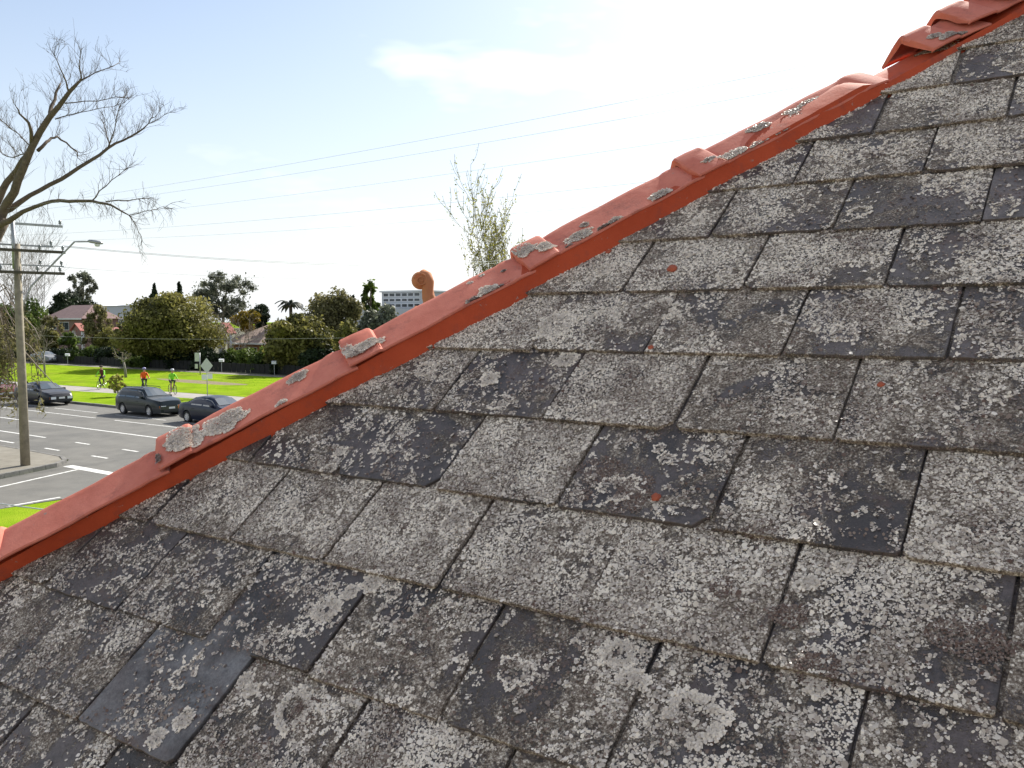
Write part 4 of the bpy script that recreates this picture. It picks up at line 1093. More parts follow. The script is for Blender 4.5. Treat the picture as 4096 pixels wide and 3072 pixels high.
# weeping tree by the pole
wt0 = atD(-50, 1560, 34.0); wt0.z = GZ
wt = empty("weeping_tree", wt0, 0, "weeping brownish tree with hanging twigs left of the power pole", "tree")
ctr = Vector((0, 0, 6.0)); MB().tube([(0, 0, -.05), (.1, .1, 3), (0, 0, 6.2)], [.22, .18, .14], 8).build("trunk", M['bark_grey'], wt, True)
hang = MB(); lc = []
sdv, fdv = Vector((_cy, _sy, 0)), Vector((-_sy, _cy, 0))
for i in range(95):
    th = rs.uniform(0, 6.28); rad_ = rs.uniform(.3, 1.75)
    a0 = Vector((0, 0, rs.uniform(4.6, 6.2))); o_ = sdv * math.cos(th) * rad_ * (1.0 if math.cos(th) > 0 else .8) + fdv * math.sin(th) * rad_
    top_ = a0 + o_ * .55 + Vector((0, 0, rs.uniform(.2, .9))); end = o_ * rs.uniform(.9, 1.15) + Vector((0, 0, rs.uniform(1.1, 4.2)))
    if math.cos(th) > .3 and rs.random() < .6: end.z += 1.0
    mid_ = top_.lerp(end, .45) + o_ * .22
    ps = [a0, top_, mid_, end.lerp(mid_, .4) + Vector((rs.gauss(0, .08), rs.gauss(0, .08), 0)), end]
    hang.tube(ps, [.035, .024, .016, .011, .006], 5, 0, False)
    for k in range(5):
        f = rs.random(); c = mid_.lerp(end, f); lc.append((tuple(c + Vector((rs.gauss(0, .1), rs.gauss(0, .1), 0))), (.16, .16, .34), 14 if rs.random() < .62 else 3))
hang.build("hanging_branches", M['twig'], wt)
leaves("foliage", lc, .05, M['lf_brown'], wt, 2.0, 5)
for (a, b_, c_) in [((-20, 1290), (120, 1400), (165, 1440)), ((30, 1330), (150, 1480), (225, 1545)), ((60, 1235), (140, 1330), (160, 1360))]:
    MB().tube([tuple(atD(*a, 33.6) - wt0), tuple(atD(*b_, 33.2) - wt0 + Vector((0, 0, .15))), tuple(atD(*c_, 33) - wt0)], [.035, .025, .010], 6).build("bare_branch", M['twig'], wt)
# ------------------------------------------------------------------ buildings beyond the park
M['brick_h'] = noisy("house_brick", [(0.3, (0.19, 0.125, 0.105)), (0.7, (0.28, 0.185, 0.155))], 3, 8, .9)
M['tile_m'] = noisy("mauve_tiles", [(0.3, (0.19, 0.12, 0.115)), (0.7, (0.27, 0.18, 0.17))], 2, 8, .9)
M['tile_r'] = noisy("red_tiles", [(0.3, (0.32, 0.11, 0.09)), (0.7, (0.40, 0.15, 0.125))], 2, 8, .9)
M['tile_b'] = noisy("brown_tiles", [(0.3, (0.20, 0.14, 0.11)), (0.7, (0.30, 0.22, 0.175))], 2, 8, .9)
M['white'] = simple("white_paint", (0.70, 0.71, 0.72), .6, .05)
M['render_w'] = simple("white_render", (0.47, 0.49, 0.52), .8, .06)
M['glass'] = simple("window_glass", (0.05, 0.06, 0.07), .08, .2, 2)
M['orange_b'] = noisy("orange_brick", [(0.3, (0.36, 0.17, 0.08)), (0.7, (0.46, 0.24, 0.12))], 4, 8, .9)
def local(px, py, Y, o): return atY(px, py, Y) - o
def window(mbparent, x0, x1, z0, z1, y, nm="window"):
    w = MB().box((x0, y - .03, z0), (x1, y + .05, z1)).build(nm, M['white'], mbparent)
    MB().box((x0 + .07, y - .045, z0 + .07), ((x0 + x1) / 2 - .03, y - .032, z1 - .07)).box(((x0 + x1) / 2 + .03, y - .045, z0 + .07), (x1 - .07, y - .032, z1 - .07)).build("pane", M['glass'], w)
    return w
def hip_house(name, l, r_, eave, ridge, Y, dep, label, wallm, roofm, gable=False, wins=(), over=.5, base=GZ, rin=.4):
    a, b = atY(l, eave, Y), atY(r_, eave, Y)
    x0, x1 = a.x, b.x; ze_ = (a.z + b.z) / 2; zr_ = atY((l + r_) / 2, ridge, Y + dep / 2).z
    t = empty(name, ((x0 + x1) / 2, Y, base), 0, label, "house")
    w2 = abs(x1 - x0) / 2; ze_ -= base; zr_ -= base
    MB().box((-w2 + over, over, 0), (w2 - over, dep - over, ze_ + .02)).build("wall", wallm, t)
    ri = 0 if gable else min(w2 * .85, dep / 2) * (1 if rin is None else rin * 2)
    rf = MB()
    E0 = [(-w2, 0, ze_), (w2, 0, ze_), (w2, dep, ze_), (-w2, dep, ze_)]; R0 = [(-w2 + ri, dep / 2, zr_), (w2 - ri, dep / 2, zr_)]
    rf.add(E0 + R0, [(0, 1, 5, 4), (1, 2, 5), (2, 3, 4, 5), (3, 0, 4), (3, 2, 1, 0)])
    ro = rf.build("roof", roofm, t)
    MB().box((-w2 - .05, -.12, ze_ - .16), (w2 + .05, -.002, ze_ + .03)).build("gutter", M['white'], ro)
    for (px0, px1, py0, py1) in wins:
        p, q = atY(px0, py1, Y), atY(px1, py0, Y)
        window(t, p.x - t.location.x, q.x - t.location.x, p.z - base, q.z - base, over)
    return t
hip_house("brick_house", 168, 325, 1274, 1222, 68, 6.5, "two storey brick house with mauve tiled hip roof behind bushes", M['brick_h'], M['tile_m'], wins=[(228, 262, 1288, 1320), (190, 212, 1288, 1318), (226, 262, 1345, 1378), (290, 318, 1345, 1378)])
hip_house("brick_house", -70, 170, 1300, 1262, 72, 11, "low brick house with grey brown roof at the left edge", M['brick_h'], M['tile_b'], wins=[(105, 130, 1320, 1345)])
hip_house("brick_house", 395, 470, 1322, 1296, 66, 8, "small orange brick house glimpsed left of the rounded tree", M['orange_b'], M['tile_r'], wins=[(412, 432, 1335, 1362)])
hip_house("brick_house", 885, 1060, 1372, 1292, 66, 11, "house with broad brown tiled roof between rounded and garden trees", M['orange_b'], M['tile_b'], wins=[(930, 955, 1390, 1425), (985, 1015, 1390, 1425)])
def gable_porch(px, py_top, py_bot, half_px, Y, label, parent=None):
    a = atY(px, py_top, Y); b = atY(px - half_px, py_bot, Y); w = a.x - b.x
    t = empty("gabled_porch", (a.x, Y, GZ), 0, label, "porch"); zt, zb = a.z - GZ, b.z - GZ
    rf = MB()
    for sg in (-1, 1):
        p = [Vector((0, -.3, zt)), Vector((sg * w, -.3, zb)), Vector((sg * w, .9, zb)), Vector((0, .9, zt))]
        p = p if sg > 0 else p[::-1]
        rf.add(p + [v - Vector((0, 0, .12)) for v in p], [(3, 2, 1, 0), (4, 5, 6, 7), (0, 1, 5, 4), (1, 2, 6, 5), (2, 3, 7, 6), (3, 0, 4, 7)])
    rf.build("roof", M['tile_r'], t)
    m_ = MB(); m_.add([(-w * .85, 0, zb), (w * .85, 0, zb), (0, 0, zt - .2), (-w * .85, .8, zb), (w * .85, .8, zb), (0, .8, zt - .2)], [(0, 1, 2), (5, 4, 3), (0, 3, 4, 1), (1, 4, 5, 2), (2, 5, 3, 0)])
    m_.build("gable_wall", M['brick_h'], t)
    for sg in (-1, 1): MB().box((sg * w * .75 - .15, .05, 0), (sg * w * .75 + .15, .35, zb + .03)).build("post", M['white'], t)
gable_porch(306, 1292, 1322, 22, 64.5, "small porch with bright red gable in front of the brick house")
gable_porch(893, 1290, 1332, 26, 65, "red tiled gable peeping out right of the rounded tree")
# white office block and a pale roof far behind
oa, ob = atY(1528, 1270, 112), atY(1690, 1270, 112)
t = empty("office_block", ((oa.x + ob.x) / 2, 112, GZ), 0, "white office block with bands of windows left of the finial", "building")
w2 = (ob.x - oa.x) / 2; zz_ = lambda py: atY(1600, py, 112).z - GZ
MB().box((-w2, 0, 0), (w2, 14, zz_(1168))).build("wall", M['render_w'], t)
MB().box((-w2 - .3, -.3, zz_(1168) + .002), (w2 + .3, 14.3, zz_(1162))).build("roof_slab", M['white'], t)
for (y0, y1) in ((1187, 1171), (1207, 1193), (1230, 1214)):
    for j in range(6):
        x0 = -w2 * .92 + j * w2 * 1.84 / 6
        wdw = MB().box((x0, -.06, zz_(y0)), (x0 + w2 * .285, .04, zz_(y1))).build("window", M['white'], t)
        MB().box((x0 + .12, -.085, zz_(y0) + .1), (x0 + w2 * .285 - .12, -.065, zz_(y1) - .1)).build("pane", M['glass'], wdw)
MB().box((-w2 * .9, -8, 0), (w2 * .8, -.35, zz_(1236))).build("podium", M['render_w'], t)
fa, fb = atY(362, 1225, 130), atY(470, 1225, 130)
t = empty("pale_warehouse", ((fa.x + fb.x) / 2, 130, GZ), 0, "pale far warehouse roof between cypress and rounded tree", "building")
w2 = (fb.x - fa.x) / 2; z0_, z1_ = fa.z - GZ, atY(415, 1203, 130).z - GZ
MB().box((-w2, 0, 0), (w2, 18, z0_)).build("wall", M['render_w'], t)
MB().add([(-w2 - .4, -.4, z0_ + .01), (w2 + .4, -.4, z0_ + .01), (w2 + .4, 18, z0_ + .01), (-w2 - .4, 18, z0_ + .01), (-w2, 9, z1_), (w2, 9, z1_)], [(0, 1, 5, 4), (2, 3, 4, 5), (1, 2, 5), (3, 0, 4), (3, 2, 1, 0)]).build("roof", M['white'], t)
# fence along the gardens, with its palings, near black to carry the garden shade
M['fence'] = simple("shade_dark_fence", (0.012, 0.012, 0.011), .9, .3, 4)
t = empty("garden_fence", (-86, 57.35, GZ), 0, "paling fence behind the far footpath, coloured near black for the garden shade", "fence")
for i in range(120):
    MB().box((-40 + i * .75, -.02, .0), (-40 + i * .75 + .68, .02, .95 + random.uniform(-.05, .05))).build("paling", M['fence'], t)
MB().box((-40, .03, .7), (50, .07, .8)).build("rail", M['fence'], t)

# ------------------------------------------------------------------ cars parked along the far kerb
M['tyre'] = simple("tyre", (0.018, 0.018, 0.018), .85)
M['rim'] = simple("alloy", (0.55, 0.55, 0.56), .35, .05, 6, .7)
M['carglass'] = simple("car_glass", (0.035, 0.055, 0.065), .04, .1, 2, 0, 0, 1.0, 1.0)
M['lamp'] = simple("lamp_lens", (0.75, 0.77, 0.80), .12, .03)
M['amber'] = simple("amber_lens", (0.55, 0.16, 0.02), .25)
M['plastic'] = simple("black_plastic", (0.022, 0.022, 0.024), .6)
M['plate'] = simple("number_plate", (0.72, 0.72, 0.70), .5, .03)
def paint(name, col): return simple(name, tuple(c * .45 for c in col), .30, .04, 1.5, .0, 0, .22, .30)
def car(label, loc, body_m, prof, belt, width, wr, wheel_x, wheel_r, glass, group="cars parked along the far kerb", lower_m=None, grey=False, rails=False):
    """prof: (x, roofline z), nose at +x; belt: (x, shoulder z); glass: side window spans [(x0,x1)]"""
    t = empty("parked_car", loc, 0, label, "car", group)
    xs = sorted({round(p[0], 3) for p in prof + belt} | {round(x, 3) for x in np.linspace(prof[0][0], prof[-1][0], 25)})
    pz = lambda x: float(np.interp(x, [p[0] for p in prof], [p[1] for p in prof]))
    bz = lambda x: min(float(np.interp(x, [p[0] for p in belt], [p[1] for p in belt])), pz(x))
    x0, x1 = xs[0], xs[-1]; L = x1 - x0
    def hw(x):                                     # plan taper towards nose and tail
        e = max(0, (x - (x1 - .75)) / .75); f = max(0, ((x0 + .55) - x) / .55)
        return width / 2 * (1 - .20 * e ** 2.2 - .13 * f ** 2.2)
    def zlow(x):
        z = .19
        e = max(0, (x - (x1 - .5)) / .5); f = max(0, ((x0 + .5) - x) / .5)
        z += .05 * e + .08 * f
        for wx in wheel_x:
            d = abs(x - wx)
            if d < wheel_r * 1.13: z = max(z, wheel_r + math.sqrt((wheel_r * 1.13) ** 2 - d * d) * .98)
        return z
    for wx in wheel_x: xs += [round(wx + wheel_r * 1.13 * q, 3) for q in (-1, -.97, -.8, -.5, -.2, .2, .5, .8, .97, 1)]
    xs = sorted(set(xs)); mb = MB(); rows = []
    def sect(x):
        h_, b, r_ = hw(x), bz(x), pz(x); zl = zlow(x); cab = max(0, r_ - b)
        ins = min(.24, cab * .52)
        return [(h_ * .93, zl), (h_ * .985, max(zl + .01, .40)), (h_, max(zl + .02, .56)), (h_ * .985, max(b - .10, zl + .03)), (h_ * .955, max(b, zl + .04)), (h_ * .955 - ins * .55, b + cab * .55 if cab > .02 else max(b, zl + .05) + .008),
                (h_ * .955 - ins - .02, r_ - .05 * (cab > .2) if cab > .02 else max(b, zl + .05) + .012), ((h_ * .955 - ins) * .78, r_ + .006), ((h_ * .955 - ins) * .4, r_ + .022), (0, r_ + .028)]
    for x in xs:
        sc_ = sect(x); full = [(y, z) for y, z in sc_] + [(-y, z) for y, z in reversed(sc_[:-1])]
        rows.append([(x, -y, z) for y, z in full])
    n = len(rows[0])
    for r_ in rows: mb.v += r_
    for i in range(len(rows) - 1):
        for j in range(n - 1):
            mb.f.append((i*n+j, (i+1)*n+j, (i+1)*n+j+1, i*n+j+1)); mb.m.append(1 if (lower_m and (j <= 1 or j >= n - 3)) else 0)
        mb.f.append((i*n, i*n+n-1, (i+1)*n+n-1, (i+1)*n)); mb.m.append(0)
    mb.f.append(tuple(range(n))); mb.m.append(0); b0 = (len(rows) - 1) * n
    mb.f.append(tuple(b0 + j for j in reversed(range(n)))); mb.m.append(0)
    o = mb.build("body", [body_m, lower_m or body_m], t); smooth_by_angle(o, 32)
    def side_pt(x, f, sg, out=.006):               # on the cabin side, f from belt to roof
        s = sect(x); a, b, c = Vector((s[4][0], s[4][1])), Vector(s[5]), Vector(s[6])
        q = a.lerp(b, f / .55) if f < .55 else b.lerp(c, (f - .55) / .45)
        return (x, sg * (q.x + out), q.y)
    for sg in (-1, 1):
        for (a, b) in glass:
            g_ = MB(); m_ = 8; lo_, hi_ = [], []
            for k in range(m_ + 1):
                x = a + (b - a) * k / m_
                cab = pz(x) - bz(x); top = min(.90, max(.10, 1 - .075 / max(cab, .08)))
                lo_.append(side_pt(x, .07, sg)); hi_.append(side_pt(x, top, sg))
            for k in range(m_):
                q = [lo_[k], lo_[k+1], hi_[k+1], hi_[k]]
                g_.add(q if sg < 0 else q[::-1], [(0, 1, 2, 3)])
            g_.build("side_window", M['carglass'], t)
    # windscreen and rear window: the steep runs of the roofline at the cabin's ends
    def screen(xa, xb, nm):
        g_ = MB(); st = 6
        for k in range(st + 1):
            x = xa + (xb - xa) * k / st; s = sect(x); w_ = min(s[7][0] * 1.12, s[6][0]) * .97; z = pz(x)
            for q in (-1, -.5, 0, .5, 1):
                zz_ = z + .030 + .006 - .022 * abs(q) ** 1.6
                g_.v.append((x + .012 * (1 if xb > xa else -1), q * w_, zz_))
        for k in range(st):
            for j in range(4):
                f = (k*5+j, (k+1)*5+j, (k+1)*5+j+1, k*5+j+1); g_.f.append(f if xb > xa else f[::-1]); g_.m.append(0)
        g_.build(nm, M['carglass'], t)
    (wa, wb), (ra, rb) = car.ws, car.rw
    screen(wa, wb, "windscreen"); screen(ra, rb, "rear_window")
    for wx in wheel_x:
        for sg in (-1, 1):
            yc = sg * (width / 2 - .115); hb_ = .105
            ty = MB().lathe([(wheel_r * .66, -hb_), (wheel_r * .93, -hb_), (wheel_r, -hb_ * .7), (wheel_r, hb_ * .7), (wheel_r * .93, hb_), (wheel_r * .66, hb_), (wheel_r * .66, -hb_)], (wx, yc, wheel_r), 28, axis='y')
            wh = ty.build("wheel", M['tyre'], t, True); smooth_by_angle(wh, 40)
            rm = MB()
            for k in range(7):
                a = 6.283 * k / 7; d = (math.cos(a), math.sin(a)); p = (-d[1], d[0])
                ya = yc + sg * .085; q = []
                for (rr_, ww_) in ((.05, .045), (wheel_r * .66, .032)):
                    q += [(wx + d[0]*rr_ + p[0]*ww_, ya, wheel_r + d[1]*rr_ + p[1]*ww_), (wx + d[0]*rr_ - p[0]*ww_, ya, wheel_r + d[1]*rr_ - p[1]*ww_)]
                rm.add(q + [(x, y - sg * .03, z) for x, y, z in q], [(0, 1, 3, 2), (4, 6, 7, 5), (0, 2, 6, 4), (1, 5, 7, 3)])
            rm.lathe([(.0, 0), (.07, 0), (.075, -.02 * sg)] if sg > 0 else [(.0, 0), (.07, 0), (.075, .02)], (wx, yc + sg * .095, wheel_r), 14, axis='y')
            rm.lathe([(wheel_r * .55, yc * 0 + sg * .06), (wheel_r * .68, sg * .09), (wheel_r * .70, sg * .06)], (wx, yc, wheel_r), 24, axis='y')
            rm.lathe([(.0, 0), (wheel_r * .62, 0)], (wx, yc + sg * .02, wheel_r), 18, axis='y', )
            rm.build("rim", M['rim'], wh)
    zf = bz(x1 - .12)
    for sg in (-1, 1):
        MB().box((x1 - .16, sg * hw(x1 - .1) * .68 - .16, zf - .20), (x1 + .012, sg * hw(x1 - .1) * .68 + .16, zf - .05)).build("headlight", M['lamp'], t)
        MB().box((x1 - .13, sg * hw(x1 - .1) * .9 - .05, zf - .20), (x1 - .04, sg * hw(x1 - .1) * .9 + .035, zf - .06)).build("indicator", M['amber'], t)
        MB().box((x0 - .010, sg * hw(x0 + .05) * .78 - .14, .70), (x0 + .10, sg * hw(x0 + .05) * .78 + .12, .90)).build("tail_light", M['amber'], t)
        mx = glass[0][1] - .12
        mi = MB().box((mx - .05, sg * (width / 2 + .03) - .08, bz(mx) + .02), (mx + .10, sg * (width / 2 + .03) + .08, bz(mx) + .15)); mi.build("mirror", body_m, t)
        for hx in (glass[0][0] + .10, glass[1][0] + .10 if len(glass) > 1 else glass[0][0] - .6):
            MB().box((hx, sg * (width / 2 * .993) - .014, bz(hx) - .17), (hx + .16, sg * (width / 2 * .993) + .014, bz(hx) - .135)).build("door_handle", M['plastic'], t)
    MB().box((x1 - .06, -.36, zf - .19), (x1 + .02, .36, zf - .07)).build("grille", M['plastic'], t)
    MB().box((x1 - .10, -.52, .30), (x1 + .018, .52, .42)).build("air_intake", M['plastic'], t)
    MB().box((x1 + .0, -.19, .455), (x1 + .032, .19, .565)).build("number_plate", M['plate'], t)
    if grey:
        MB().box((x1 - .22, -width / 2 * .80, .42), (x1 + .026, width / 2 * .80, .60)).build("bumper", lower_m, t)
    if rails:
        for sg in (-1, 1): MB().tube([(-1.55, sg * .52, 1.545), (-1.35, sg * .52, 1.60), (.2, sg * .52, 1.60), (.4, sg * .52, 1.545)], .02, 6).build("roof_rail", M['plastic'], t)
    return t
sedan_prof = [(-2.30, .62), (-2.26, .95), (-2.05, 1.03), (-1.50, 1.07), (-.95, 1.36), (-.45, 1.425), (.15, 1.42), (.55, 1.34), (1.15, 1.00), (1.30, .955), (1.9, .84), (2.18, .74), (2.30, .58)]
sedan_belt = [(-2.30, .62), (-2.1, .93), (-1.4, .96), (0, .92), (1.2, .90), (1.9, .80), (2.30, .56)]
wag_prof = [(-2.20, .70), (-2.18, 1.05), (-1.90, 1.46), (-1.75, 1.515), (-.8, 1.545), (0, 1.53), (.35, 1.48), (.95, 1.10), (1.10, 1.04), (1.8, .95), (2.10, .88), (2.22, .62)]
wag_belt = [(-2.20, .70), (-2.15, .98), (-1, 1.00), (0, .98), (1.0, .97), (1.8, .90), (2.22, .60)]
M['p_black'] = paint("black_paint", (0.020, 0.022, 0.032)); M['p_green'] = paint("dark_green_paint", (0.016, 0.030, 0.034)); M['p_blue'] = paint("navy_paint", (0.016, 0.026, 0.062))
M['p_red'] = paint("red_paint", (0.24, 0.014, 0.016)); M['p_silver'] = paint("silver_paint", (0.42, 0.44, 0.46)); M['p_grey'] = paint("grey_cladding", (0.10, 0.105, 0.105))
car.ws, car.rw = (.55, 1.12), (-.98, -1.48)
sg_ = [(-.05, .92), (-1.05, -.15)]
car("dark blue black sedan parked nose on beside the power pole", (-57.9, 29.05, 0), M['p_black'], sedan_prof, sedan_belt, 1.80, 0, (-1.40, 1.38), .315, sg_)
car("navy sedan half hidden by the hip, in front of the wagon", (-39.45, 28.85, 0), M['p_blue'], sedan_prof, sedan_belt, 1.78, 0, (-1.40, 1.38), .315, sg_)
car("red car at the left edge behind the power pole", (-64.6, 29.05, 0), M['p_red'], sedan_prof, sedan_belt, 1.76, 0, (-1.40, 1.38), .31, sg_)
car.ws, car.rw = (.36, .93), (-1.93, -2.15)
car("dark green station wagon with grey lower body and roof rails", (-46.35, 29.28, 0), M['p_green'], wag_prof, wag_belt, 1.76, 0, (-1.32, 1.30), .325, [(-.02, .80), (-.98, -.12), (-1.78, -1.08)], lower_m=M['p_grey'], grey=True, rails=True)
car.ws, car.rw = (.55, 1.12), (-.98, -1.48)
fc = atY(185, 1408, 57.2)
car("silver grey car parked in the far driveway above the lawn", (fc.x, 58.0 - 1.0, GZ), M['p_silver'], sedan_prof, sedan_belt, 1.78, 0, (-1.40, 1.38), .315, sg_, group="cars beyond the park")

# ------------------------------------------------------------------ signs, posts, mail boxes
M['galv'] = simple("galvanised_steel", (0.36, 0.37, 0.38), .45, .1, 8, .6)
M['signback'] = simple("sign_back", (0.52, 0.53, 0.52), .5, .06, 5, .3)
M['timber'] = simple("pole_timber", (0.27, 0.235, 0.175), .9, .25, 5, bmp=.6)
M['timber_d'] = simple("crossarm_timber", (0.085, 0.075, 0.055), .9, .25, 5)
M['porcelain'] = simple("insulator", (0.20, 0.22, 0.23), .25)
sp_ = atY(830, 1590, 37.0); sp_.z = GZ
t = empty("road_sign", sp_, YAW + R(12), "diamond shaped road sign with small plate on a post beside the path", "sign")
k = (atY(828, 1500, 37.0) - EYE).length / FPX; zc = atY(828, 1463, 37.0).z - GZ; rd = 36 * k * .62
MB().tube([(0, 0, -.1), (0, 0, zc + rd * .8)], .030, 8).build("post", M['galv'], t, True)
d_ = MB(); q = [(0, -rd * 1.33), (rd, 0), (0, rd * 1.33), (-rd, 0)]
d_.add([(x, -.045, zc + z) for x, z in q] + [(x, -.040, zc + z) for x, z in q], [(0, 1, 2, 3), (7, 6, 5, 4), (0, 4, 5, 1), (1, 5, 6, 2), (2, 6, 7, 3), (3, 7, 4, 0)]); d_.build("diamond_plate", M['signback'], t)
MB().box((-.34, -.045, zc - rd * 1.33 - .42), (.02, -.04, zc - rd * 1.33 - .06)).box((.05, -.052, zc - rd * 1.33 - .36), (.36, -.047, zc - rd * 1.33 - .0)).build("lower_plate", M['white'], t)
sp2 = atY(790, 1500, 52.5); sp2.z = GZ
t = empty("street_sign", sp2, YAW + R(20), "tall thin grey street sign at the park's far edge left of the diamond sign", "sign")
k2 = (atY(790, 1450, 52.5) - EYE).length / FPX; zt_ = atY(790, 1411, 52.5).z - GZ
MB().tube([(.25, 0, -.1), (.25, 0, zt_)], .05, 8).build("post", M['galv'], t, True)
MB().box((-.22, -.07, zt_ - .85), (.20, -.055, zt_)).build("sign_panel", M['signback'], t); MB().box((-.22, -.07, zt_ - 1.55), (.06, -.055, zt_ - 1.1)).build("lower_panel", M['signback'], t)
for (px, py, Y, lab) in [(270, 1424, 55.8, "small white letterbox on a post left of the pollarded tree"), (886, 1447, 56.4, "small white letterbox on a post right of the diamond sign"), (1097, 1456, 56.6, "small white letterbox low down near the hip under the garden tree")]:
    p = atY(px, py, Y); t = empty("letterbox", (p.x, p.y, GZ), YAW, lab, "letterbox", "white letterboxes by the far footpath"); z = p.z - GZ
    MB().tube([(0, 0, -.05), (0, 0, z)], .03, 6).build("post", M['galv'], t)
    m_ = MB().box((-.22, -.16, z + .001), (.22, .16, z + .22)); m_.add([(-.24, -.18, z + .222), (.24, -.18, z + .222), (.24, .18, z + .222), (-.24, .18, z + .222), (-.24, 0, z + .31), (.24, 0, z + .31)], [(0, 1, 5, 4), (2, 3, 4, 5), (1, 2, 5), (3, 0, 4), (3, 2, 1, 0)]); m_.build("box", M['white'], t)

# power pole with crossarms, street lamp, wires
pb = gp(102, 1861, GZ); PY = pb.y
pole = empty("power_pole", pb, 0, "timber power pole with crossarms and street lamp on the corner", "pole")
ptop = atY(66, 975, PY); pext = atY(58, 885, PY)
lean = Vector((ptop.x - pb.x, ptop.y - pb.y, 0))
zt_ = ptop.z - pb.z
MB().tube([(0, 0, -.1), tuple(lean * .5 + Vector((0, 0, zt_ * .5))), tuple(lean + Vector((0, 0, zt_)))], [.165, .14, .115], 16).build("pole_shaft", M['timber'], pole, True)
MB().tube([tuple(lean + Vector((.0, -.1, zt_ - .9))), tuple(lean + Vector((0, -.1, pext.z - pb.z)))], .07, 10).build("steel_extension", M['galv'], pole, True)
def pole_at(py): 
    q = atY(70, py, PY); return q.z - pb.z
arm_ends = {}
armd = Vector((math.cos(R(78)), math.sin(R(78)), 0))   # arms set across the street wires
def crossarm(py, half, th, m, ins, key, off=0.0):
    z = pole_at(py); c = lean * (z / zt_) + Vector((0, 0, z)); d = armd
    nrm = Vector((d.y, -d.x, 0)) * .2
    a = MB(); h = th / 2
    e0, e1 = c - d * half + nrm * off, c + d * (half) + nrm * off
    n2 = Vector((d.y, -d.x, 0)) * h
    vs = [e0 - n2 - Vector((0, 0, h)), e1 - n2 - Vector((0, 0, h)), e1 + n2 - Vector((0, 0, h)), e0 + n2 - Vector((0, 0, h)), e0 - n2 + Vector((0, 0, h)), e1 - n2 + Vector((0, 0, h)), e1 + n2 + Vector((0, 0, h)), e0 + n2 + Vector((0, 0, h))]
    a.add(vs, [(0, 3, 2, 1), (4, 5, 6, 7), (0, 1, 5, 4), (1, 2, 6, 5), (2, 3, 7, 6), (3, 0, 4, 7)])
    ao = a.build("crossarm", m, pole); arm_ends[key] = []
    for f in ins:
        p = c + d * half * f + nrm * off + Vector((0, 0, h))
        MB().lathe([(.02, 0), (.025, .05), (.055, .06), (.055, .09), (.035, .10), (.055, .12), (.05, .16), (.0, .20)], tuple(p), 10).build("insulator", M['porcelain'], ao, True)
        arm_ends[key].append(pb + p + Vector((0, 0, .19)))
crossarm(893, 1.55, .08, M['galv'], (-.95, -.5, .95), 'top')
crossarm(1002, 1.55, .10, M['timber_d'], (-.95, -.45, .45, .95), 'hv', 1.1)
crossarm(978, 1.25, .06, M['galv'], (.95, -.95), 'mid', -.9)
crossarm(1090, 1.5, .10, M['timber_d'], (-.9, -.4, .4, .9), 'lv', 1.1)
crossarm(1058, 1.6, .05, M['galv'], (.95, .5, -.95), 'sw', -.9)
# street lamp arm
zl0 = pole_at(1185)
lp_ = [Vector((*(lean * (zl0 / zt_)).xy, zl0)) + Vector((0, 0, -.6))]
la, lb, lc_ = atY(122, 1148, PY + .6) - pb, atY(298, 967, PY + 1.6) - pb, atY(352, 966, PY + 1.9) - pb
MB().tube([lp_[0], la, lb, lb.lerp(lc_, .3) , lc_], [.04, .036, .03, .03, .03], 8).build("lamp_arm", M['galv'], pole, True)
ld = (atY(412, 974, PY + 2.3) - pb - lc_); L_ = ld.length; ld.normalize(); up_ = Vector((0, 0, 1)); sdl = ld.cross(up_).normalized()
hd = MB(); st = [(0, .05, .05), (.12, .10, .085), (.45, .12, .10), (.85, .11, .09), (1, .06, .05)]
for (f, w_, h_) in st:
    for kk in range(10):
        a = 6.283 * kk / 10; q = lc_ + ld * f * L_ + sdl * math.cos(a) * w_ + up_ * (math.sin(a) * h_ * (1 if math.sin(a) > 0 else .5)); hd.v.append(tuple(q))
for i in range(4):
    for kk in range(10): hd.f.append((i*10+kk, i*10+(kk+1) % 10, (i+1)*10+(kk+1) % 10, (i+1)*10+kk)); hd.m.append(0)
hd.f.append(tuple(reversed(range(10)))); hd.m.append(0); hd.f.append(tuple(range(40, 50))); hd.m.append(0)
lh = hd.build("lamp_head", M['galv'], pole, True)
ln = MB(); ln.lathe([(.0, -.10), (.07, -.085), (.095, -.03), (.1, .0)], tuple(lc_ + ld * L_ * .62 - up_ * .05), 12); ln.build("lamp_lens", M['lamp'], lh, True)
# wires
M['wire'] = simple("wire", (0.42, 0.44, 0.47), .6); M['wire_l'] = simple("service_wire", (0.28, 0.27, 0.26), .6)  # overhead wire colour lightened to carry the sky glare
def wire(a, b, sag, r_, label, m=None, group="overhead wires"):
    a, b = Vector(a), Vector(b); pts = []
    for i in range(33):
        f = i / 32; p = a.lerp(b, f); p.z -= sag * 4 * f * (1 - f); pts.append(p - a)
    o = MB().tube(pts, r_, 6).build("overhead_wire", m or M['wire'], None, True, loc=a)
    return tag(o, label, "wire", group)
wnames = ["uppermost of the overhead wires climbing to the right", "second highest overhead wire climbing to the right", "third overhead wire from the top, climbing right"]
for e, nm, dz in zip(arm_ends['top'], wnames, (.2, 0, -.1)):
    wire(e, (14, e.y, e.z + 1.0 + dz), .45, .0028, nm)
for e, nm, dz in zip(arm_ends['mid'], ["fourth overhead wire from the top, climbing gently right", "fifth overhead wire from the top, climbing gently right"], (0, -.2)):
    wire(e, (16, e.y, e.z + .3), .6, .0028, nm)
